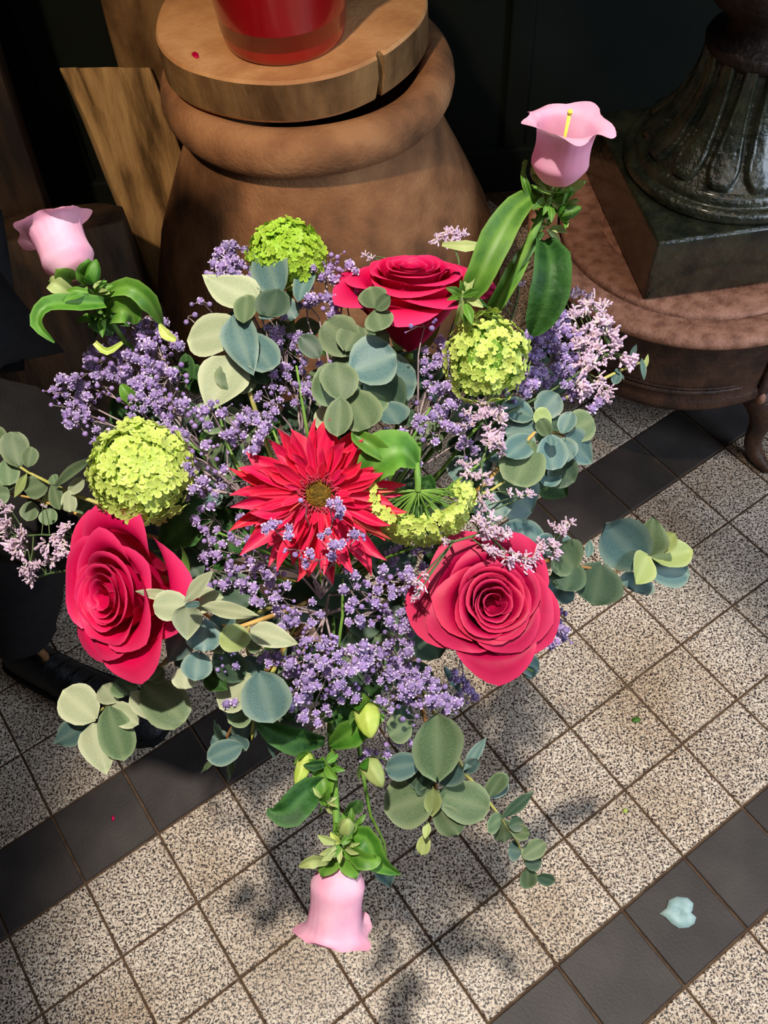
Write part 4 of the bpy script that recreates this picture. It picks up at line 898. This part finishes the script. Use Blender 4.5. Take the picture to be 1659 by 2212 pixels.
# fourth head seen from its back: a curved fringe of florets below the stalk
t4 = thing('viburnum', 'small lime viburnum fringe right of the gerbera, drooping like a half moon', 'flower', BP, 'lime green viburnum heads')
r4 = random.Random(8); sb = MB(); ctr = P(905, 1062, .605)
for k_ in range(210):
    f = r4.random(); a = math.radians(190 - 200 * f); q = sqrt(r4.random())
    wd = 34 + 22 * sin(pi * f); ru = 98; rv = 78
    uu = 903 + (ru + (q - .5) * wd) * cos(a); vv = 1062 + (rv + (q - .5) * wd * 1.2) * max(-.25, sin(a))
    d = .585 + .035 * abs(q - .5) * 2 + r4.uniform(-.006, .006)
    p = P(uu, vv, d); nn_ = (-FW + (UP * -sin(a) + RT * cos(a)) * (q - .3) * 1.6 + Vector((r4.uniform(-.4, .4), r4.uniform(-.4, .4), r4.uniform(-.4, .4)))).normalized()
    mm = Matrix.Translation(p) @ frame(nn_, r4.uniform(0, 6)) @ Matrix.Scale(12.5 / FPX * d * r4.uniform(.8, 1.15), 4)
    put('floret', FLm['vib'][r4.randrange(4)], t4, mm)
    if k_ % 5 == 0: sb.tube([P(903, 1060, .60), P((903 + uu) / 2, (1060 + vv) / 2, .605), p], [.0008, .0006, .0004], 4, False)
for (uu, vv) in ((783, 1072), (778, 1080), (905, 1095)):
    sb.tube([P(903, 1060, .60), P((903 + uu) / 2, (1050 + vv) / 2, .6), P(uu, vv, .598)], .0005, 4, False)
sb.tube([P(903, 1060, .60), P(903, 1035, .597), P(900, 1005, .60), P(905, 960, .64)], .0022, 8, False)
put('flower_stalks', sb.mesh('flower_stalks', M['stemg']), t4)
stem_to_bind(P(905, 960, .64), FW, .002, M['stemg'], t4, seed=44)
pb(t4, [(900, 1005, .60, 14), (870, 975, .585, 84), (830, 985, .585, 104), (800, 1020, .59, 60), (796, 1048, .60, 10)], 'green', .18, -FW + UP * .3)
pb(t4, [(835, 985, .588, 30), (800, 960, .583, 44), (772, 942, .585, 30), (766, 924, .585, 4)], 'green', .3)
pb(t4, [(900, 1050, .61, 10), (925, 1040, .605, 34), (935, 1065, .61, 6)], 'deep')
pb(t4, [(905, 1075, .61, 10), (900, 1110, .605, 26), (905, 1130, .61, 6)], 'deep')
# large leaf behind the left viburnum
tv = thing('viburnum_leaf_stalk', 'broad dark green leaf behind the lime ball and left rose', 'foliage', BP)
pb(tv, [(460, 1090, .66, 20), (430, 1105, .65, 90), (390, 1140, .65, 100), (350, 1180, .66, 20)], 'deep', .1)
pb(tv, [(300, 880, .66, 14), (275, 850, .65, 34), (262, 830, .65, 6)], 'green'); pb(tv, [(265, 740, .62, 8), (232, 760, .62, 16), (205, 740, .62, 12)], 'bud'); pb(tv, [(380, 735, .62, 10), (358, 722, .62, 24), (345, 700, .62, 6)], 'bud')
pb(tv, [(440, 1010, .64, 10), (415, 1040, .64, 24), (405, 1060, .64, 4)], 'green'); stem_to_bind(P(460, 1090, .66), FW, .002, M['stemg'], tv, seed=77)

# ---- gypsophila
def gyp_mesh(var):
    b = MB(); r = random.Random(var + 50)
    b.ball((0, 0, -.05), .78, 8, 5)
    for k_ in range(13):
        z = 1 - 1.35 * (k_ + .5) / 13; a = k_ * 2.39996; q = sqrt(max(0, 1 - z * z)); n_ = Vector((q * cos(a), q * sin(a), z)); f = frame(n_, r.uniform(0, 6)).to_3x3()
        x, y = f @ Vector((1, 0, 0)), f @ Vector((0, 1, 0)); c = n_ * .55; o_ = n_ * r.uniform(.85, 1.1) + y * r.uniform(-.25, .25)
        i0 = len(b.v)
        b.vert(c - x * .18); b.vert(c + x * .18); b.vert(o_ + x * .32 + y * .1, 1); b.vert(o_ + n_ * .10 - y * .05, .8); b.vert(o_ - x * .32 + y * .1, 1)
        b.f += [(i0, i0 + 1, i0 + 2, i0 + 3), (i0, i0 + 3, i0 + 4)]
    return b.mesh('blossom', M['gyp'], False)
GM = [gyp_mesh(i) for i in range(4)]
def spray(label, hubs, seed, dd=0.0, rmin=9, rmax=14.5, org=None, group='lilac baby\'s breath sprays'):
    r = random.Random(seed); t_ = thing('babys_breath_spray', label, 'flower', BP, group)
    cu = sum(h_[0] * h_[4] for h_ in hubs) / sum(h_[4] for h_ in hubs); cv = sum(h_[1] * h_[4] for h_ in hubs) / sum(h_[4] for h_ in hubs)
    if org: cu, cv = org
    cu2 = cu * .65 + 715 * .35; cv2 = cv * .65 + 1275 * .35
    root = P(cu2, cv2, dome(cu2, cv2) + dd + .05)
    sb = MB(); bb_ = MB()
    for hb_ in hubs:
        hu, hv, ru, rv, n = hb_[:5]; hd_ = hb_[5] if len(hb_) > 5 else 0
        ku = hu + (cu2 - hu) * .22; kv = hv + (cv2 - hv) * .22
        K = P(ku, kv, dome(ku, kv) + dd + hd_ + .022); mid = root.lerp(K, .5) + (RT * r.uniform(-1, 1) + UP * r.uniform(-1, 1)) * .008
        sb.tube([root, mid, K], [.0010, .0008, .0006], 5, False)
        subs = []
        for s in range(max(1, n // 4)):
            a = r.uniform(0, 2 * pi); q = .55 * sqrt(r.random()); su = hu + ru * q * cos(a); sv = hv + rv * q * sin(a)
            S = P(su, sv, dome(su, sv) + dd + hd_ + .012); subs.append((S, su, sv)); sb.tube([K, K.lerp(S, .5) + (RT * r.uniform(-1, 1)) * .002, S], [.0006, .0005, .0004], 4, False)
        pl = []
        for i in range(n):
            for tr in range(8):
                a = r.uniform(0, 2 * pi); q = sqrt(r.random()); u = hu + ru * q * cos(a); v = hv + rv * q * sin(a)
                if all((u - x) ** 2 + (v - y) ** 2 > 120 for x, y in pl): break
            pl.append((u, v)); d = dome(u, v) + dd + hd_ + r.uniform(-.012, .012); p = P(u, v, d)
            S = min(subs, key=lambda s_: (s_[1] - u) ** 2 + (s_[2] - v) ** 2)[0]
            dr = (p - S).normalized() + (-FW) * .5
            sb.tube([S, S.lerp(p, .6) + RT * r.uniform(-.001, .001), p], .00033, 3, False)
            if r.random() < .60:
                s = r.uniform(rmin, rmax) / FPX * d
                put('blossom', GM[r.randrange(4)], t_, Matrix.Translation(p) @ frame(dr, r.uniform(0, 6)) @ Matrix.Scale(s, 4))
            else:
                bb_.ball(p, r.uniform(4, 7) / FPX * d, 8, 5)
            if r.random() < .35:
                u2, v2 = u + r.uniform(-18, 18), v + r.uniform(-18, 18); p2 = P(u2, v2, d); bb_.ball(p2, r.uniform(2.5, 4.5) / FPX * d, 6, 4); sb.tube([S.lerp(p, .5), p2], .0003, 3, False)
    put('branching_stem', sb.mesh('branching_stem', M['stemp']), t_)
    o = put('closed_buds', bb_.mesh('closed_buds', M['gyp']), t_); o['kind'] = 'stuff'
    stem_to_bind(root, FW, .0012, M['stemp'], t_, seed=seed)
    return t_
spray('large lilac baby\'s breath spray at the far left above the lime viburnum ball', [(148, 860, 44, 46, 18), (200, 830, 45, 45, 18), (240, 780, 50, 45, 22), (290, 735, 50, 45, 24), (345, 750, 45, 42, 20), (300, 800, 60, 45, 24), (370, 820, 45, 40, 16), (190, 905, 55, 36, 12), (310, 860, 60, 34, 14), (320, 690, 40, 20, 5), (235, 720, 30, 20, 6), (385, 880, 45, 34, 12)], 101, -.01)
spray('lilac baby\'s breath spray over the upper right side of the left viburnum', [(400, 920, 40, 36, 12), (300, 930, 60, 30, 7), (240, 960, 40, 30, 5), (430, 985, 45, 40, 12), (480, 905, 45, 40, 10), (530, 940, 50, 40, 12), (430, 1060, 36, 36, 8), (365, 960, 30, 24, 4), (470, 1030, 40, 40, 6)], 102, -.02)
spray('small lilac baby\'s breath spray left of the top viburnum ball', [(500, 555, 38, 32, 14), (465, 580, 22, 20, 5), (515, 600, 36, 24, 9), (435, 655, 22, 12, 3), (412, 688, 14, 12, 2), (548, 590, 18, 40, 5)], 103, 0)
spray('lilac baby\'s breath spray between top viburnum ball and upper rose', [(705, 575, 34, 34, 11), (745, 600, 40, 40, 12), (720, 650, 34, 34, 9), (765, 640, 30, 34, 6), (680, 640, 26, 26, 5), (650, 650, 24, 20, 3)], 104, .01)
spray('lilac baby\'s breath spray amid the upper left eucalyptus leaves', [(615, 770, 46, 46, 18), (640, 830, 46, 46, 18), (600, 700, 26, 40, 8), (655, 740, 34, 26, 7), (590, 870, 40, 34, 10), (700, 790, 20, 20, 2), (560, 900, 40, 30, 8)], 105, .015, 7.5, 12)
spray('lilac baby\'s breath spray between the eucalyptus rosette and right viburnum', [(945, 770, 36, 50, 14), (940, 850, 44, 50, 16), (930, 920, 46, 46, 14), (990, 890, 38, 44, 12), (985, 800, 24, 30, 5), (915, 700, 30, 18, 4, -.03), (880, 990, 34, 34, 6), (850, 950, 36, 26, 6), (1010, 950, 30, 40, 7)], 106, .005)
spray('dense lilac baby\'s breath spray at the upper right beside the white limonium', [(1160, 735, 36, 40, 18), (1200, 700, 36, 30, 12), (1225, 750, 36, 40, 18), (1180, 790, 44, 40, 20), (1230, 800, 36, 30, 12), (1150, 830, 36, 36, 12), (1240, 845, 30, 26, 7), (1280, 875, 20, 22, 2), (1110, 850, 24, 30, 4)], 107, .005)
spray('lilac baby\'s breath spray at the lower left of the gerbera', [(480, 1185, 42, 42, 14), (520, 1140, 26, 34, 6), (545, 1220, 42, 36, 12), (465, 1240, 34, 34, 7), (590, 1250, 36, 30, 8), (450, 1120, 30, 30, 5), (520, 1270, 34, 24, 6)], 108, .005)
spray('thin lilac baby\'s breath spray crossing in front of the gerbera petals', [(600, 1145, 34, 20, 5), (720, 1105, 30, 24, 4), (720, 1165, 40, 20, 4), (775, 1145, 22, 16, 2), (690, 1212, 40, 14, 4), (640, 1190, 30, 20, 3), (660, 1090, 20, 12, 1)], 109, -.035, org=(680, 1300))
spray('lilac baby\'s breath spray below the gerbera with long pale branching stems', [(600, 1300, 50, 40, 12), (660, 1330, 44, 40, 10), (770, 1270, 50, 44, 9), (850, 1260, 44, 37.5, 12), (800, 1330, 50, 40, 10), (690, 1390, 50, 30, 9), (575, 1410, 36, 22, 7), (640, 1430, 50, 40, 18), (720, 1420, 50, 40, 18), (600, 1360, 34, 20, 5)], 110, -.01)
spray('lilac baby\'s breath clusters at the lower middle above the yellow-green bud', [(640, 1500, 42, 36, 16), (700, 1470, 40, 36, 14), (745, 1490, 36, 26, 9), (680, 1545, 44, 24, 7), (770, 1420, 40, 34, 12), (490, 1430, 38, 26, 4), (470, 1455, 26, 12, 2), (500, 1515, 16, 8, 2)], 111, -.015)
spray('dense lilac baby\'s breath spray left below the right rose', [(860, 1390, 42, 46, 18), (820, 1440, 42, 44, 18), (880, 1450, 46, 42, 22), (925, 1500, 44, 34, 20), (970, 1520, 36, 18, 10), (860, 1510, 44, 34, 14), (850, 1340, 40, 30, 8), (905, 1560, 40, 20, 4)], 112, .0, 8, 13)
spray('few dark lilac buds hanging low beside the bottom bellflower stem', [(785, 1630, 20, 10, 2), (830, 1625, 22, 22, 5), (870, 1600, 20, 20, 3), (850, 1660, 30, 14, 3)], 113, .01)
spray('small dark lilac baby\'s breath tuft peeking out right of the right rose', [(1205, 1365, 18, 22, 9), (1185, 1395, 16, 10, 4), (1215, 1325, 8, 10, 2), (1010, 1500, 26, 24, 5), (995, 1460, 20, 14, 4)], 114, .04, 7.5, 12)
spray('shaded lilac baby\'s breath spray above the right rose, beside the half-moon viburnum', [(900, 1240, 36, 30, 8), (930, 1180, 40, 30, 8), (890, 1290, 34, 40, 10), (860, 1200, 30, 24, 6)], 115, .03, 7.5, 12)

# ---- limonium
def lim_mesh(var):
    b = MB(); r = random.Random(var + 9)
    for k_ in range(15):
        a = r.uniform(0, 2 * pi); e = r.uniform(.15, 1.45); d = Vector((cos(a) * cos(e), sin(a) * cos(e), sin(e) * .9)); c = Vector((r.uniform(-.4, .4), r.uniform(-.4, .4), r.uniform(-.2, .2)))
        l = r.uniform(.6, .95); p1 = c + d * l * .45; p2 = c + d * l; f = frame(d).to_3x3()
        i0 = len(b.v)
        for rad_, q, e_ in ((.05, c, 0), (.11, p1, 0), (.15, p2, 1), (.06, p2 + d * .10, .2)):
            for s in range(4): b.vert(q + f @ Vector((cos(s * pi / 2), sin(s * pi / 2), 0)) * rad_, e_)
        for ring in range(3):
            for s in range(4): b.f.append((i0 + ring * 4 + s, i0 + ring * 4 + (s + 1) % 4, i0 + ring * 4 + 4 + (s + 1) % 4, i0 + ring * 4 + 4 + s))
        b.f.append((i0 + 12, i0 + 13, i0 + 14, i0 + 15))
    return b.mesh('flower_cluster', M['lim'], False)
LMm = [lim_mesh(i) for i in range(4)]
def limon(label, stempx, cl, seed, dd=0.0, rp=24):
    r = random.Random(seed); t_ = thing('limonium_spray', label, 'flower', BP, 'pinkish white limonium sprays')
    pts = [P(u, v, dome(u, v) + dd + .008) for u, v in stempx]; b = MB()
    for i in range(len(pts) - 1): b.tube([pts[i], pts[i].lerp(pts[i + 1], .5), pts[i + 1]], .0009, 5, False)
    allp = [(pts[i].lerp(pts[i + 1], k_ / 4)) for i in range(len(pts) - 1) for k_ in range(5)]
    for c in cl:
        u, v = c[:2]; s = (c[2] if len(c) > 2 else 1) * rp; n = 3 if s > 15 else 2
        for k_ in range(n):
            uu = u + r.uniform(-.8, .8) * s; vv = v + r.uniform(-.8, .8) * s; d = dome(uu, vv) + dd + r.uniform(-.006, .006); p = P(uu, vv, d)
            q = min(allp, key=lambda x: (x - p).length); dr = (p - q).normalized() * .8 - FW * .6 + UP * .3
            b.tube([q, q.lerp(p, .5) + FW * .002, p], .0005, 4, False)
            put('flower_cluster', LMm[r.randrange(4)], t_, Matrix.Translation(p) @ frame(dr, r.uniform(0, 6)) @ Matrix.Scale(s * .95 / FPX * d, 4))
    put('branching_stem', b.mesh('branching_stem', M['stemd']), t_)
    stem_to_bind(pts[-1], FW, .0011, M['stemd'], t_, seed=seed)
    return t_
limon('pinkish limonium spray at the left edge beside the left rose', [(20, 1160), (90, 1155), (160, 1160), (210, 1175), (330, 1190)], [(15, 1100, .8), (25, 1140, 1), (30, 1175, 1.1), (50, 1165, .9), (135, 1145, .8), (118, 1190, 1.2), (140, 1175, 1), (165, 1195, .8), (60, 1230, .8), (75, 1245, .9), (95, 1095, .3), (200, 1205, .4)], 201, .0, 20)
limon('thin limonium twig reaching left below the eucalyptus, few clusters', [(70, 1250), (110, 1238), (160, 1230), (260, 1220)], [(62, 1255, .7), (82, 1228, .7), (100, 1215, .4)], 202, .01, 20)
limon('white limonium tuft peeking out above the upper rose', [(975, 515), (990, 560), (1000, 640), (960, 760)], [(955, 510, .9), (985, 505, .9), (1005, 508, .6), (795, 555, .6)], 203, .05, 20)
limon('full white-pink limonium spray at the upper right in front of the stove', [(1320, 760), (1270, 790), (1230, 820), (1180, 850), (1080, 900)], [(1222, 655, .9), (1262, 648, .9), (1290, 668, .8), (1255, 700, 1.1), (1300, 700, 1), (1330, 730, 1.1), (1350, 765, 1), (1285, 740, 1), (1265, 790, 1.1), (1280, 765, .9), (1315, 690, .8), (1310, 780, .5), (1270, 840, 1), (1290, 830, .8), (1310, 858, .8), (1240, 680, .8), (1370, 780, .7), (1250, 740, .8)], 204, -.005, 24)
limon('long limonium string running down right of the lime viburnum head', [(1030, 870), (1060, 940), (1040, 1000), (1040, 1080), (1060, 1140), (960, 1180)], [(1045, 865, .9), (1070, 895, .9), (1040, 900, .9), (1060, 935, 1), (1020, 900, .7), (1010, 925, .5), (1075, 965, .8), (1050, 960, .8), (1015, 1010, .8), (1035, 1035, .8), (1050, 1070, .7), (1040, 1100, .5), (1000, 1000, .5), (1110, 1065, .6), (1140, 1060, .6)], 205, -.015, 22)
limon('limonium spray lying across the top of the right rose', [(1230, 1130), (1190, 1180), (1140, 1205), (1090, 1190), (1050, 1150), (980, 1170)], [(1050, 1130, .9), (1060, 1160, 1), (1085, 1160, .7), (1060, 1195, .8), (1100, 1210, .9), (1120, 1222, .9), (1150, 1205, .7), (1175, 1170, .8), (1195, 1190, .7), (1205, 1150, .7), (1228, 1135, .7), (960, 1165, .5), (905, 1260, .7), (895, 1290, .6), (915, 1245, .5)], 206, -.04, 22)
limon('tiny limonium twig beside the large dark leaf of the right bellflower', [(1125, 600), (1115, 660), (1080, 760)], [(1128, 610, .5), (1095, 655, .6)], 207, .02, 20)

# ------------------------------------------------------------------ bits on the floor and slab
def flat_leaf(name, label, u, v, z, pts, m_, cat, dz=.0006):
    c = AZ(u, v, z); b = MB(); n = len(pts); ring = [AZ(x, y, z) for x, y in pts]
    rows = [[c + Vector((0, 0, dz + .003))] * n, [c.lerp(p, .55) + Vector((0, 0, dz + .0022)) for p in ring], [p + Vector((0, 0, dz + .001 * (i % 3))) for i, p in enumerate(ring)]]
    b.grid(rows, True); low = [[p - Vector((0, 0, .0)) + Vector((0, 0, dz)) for p in ring]]
    o = put(name, b.mesh(name, M[m_])); s = o.modifiers.new('s', 'SOLIDIFY'); s.thickness = .0004; s.offset = 1
    return tag(o, label, cat)
flat_leaf('fallen_leaf', 'pale heart-shaped leaf lying on the dark tile band', 1470, 1970, 0, [(1424, 1974), (1440, 1962), (1444, 1945), (1462, 1937), (1485, 1940), (1497, 1952), (1496, 1966), (1492, 1972), (1503, 1982), (1500, 1995), (1487, 2004), (1466, 2006), (1450, 1995), (1438, 1982)], 'leafpale' if 'leafpale' in M else 'b', 'leaf')
flat_leaf('leaf_scrap', 'small green leaf scrap on the speckled floor at the right', 1374, 1556, 0, [(1363, 1556), (1368, 1550), (1380, 1551), (1385, 1555), (1378, 1561), (1368, 1562)], 'green', 'scrap')
flat_leaf('leaf_scrap', 'round light green scrap on the speckled floor near a tile joint', 1350, 1752, 0, [(1345, 1752), (1347, 1747), (1353, 1747), (1356, 1752), (1352, 1757), (1347, 1757)], 'bud', 'scrap')
flat_leaf('petal_scrap', 'tiny red petal scrap on the dark tile band at the left', 245, 1768, 0, [(241, 1766), (245, 1761), (248, 1767), (247, 1773), (243, 1774)], 'rose', 'scrap')
flat_leaf('petal_scrap', 'tiny pink petal scrap on the wooden slab beside the red pot', 422, 120, ST, [(414, 116), (421, 113), (428, 118), (430, 125), (424, 128), (416, 123)], 'rose', 'scrap')
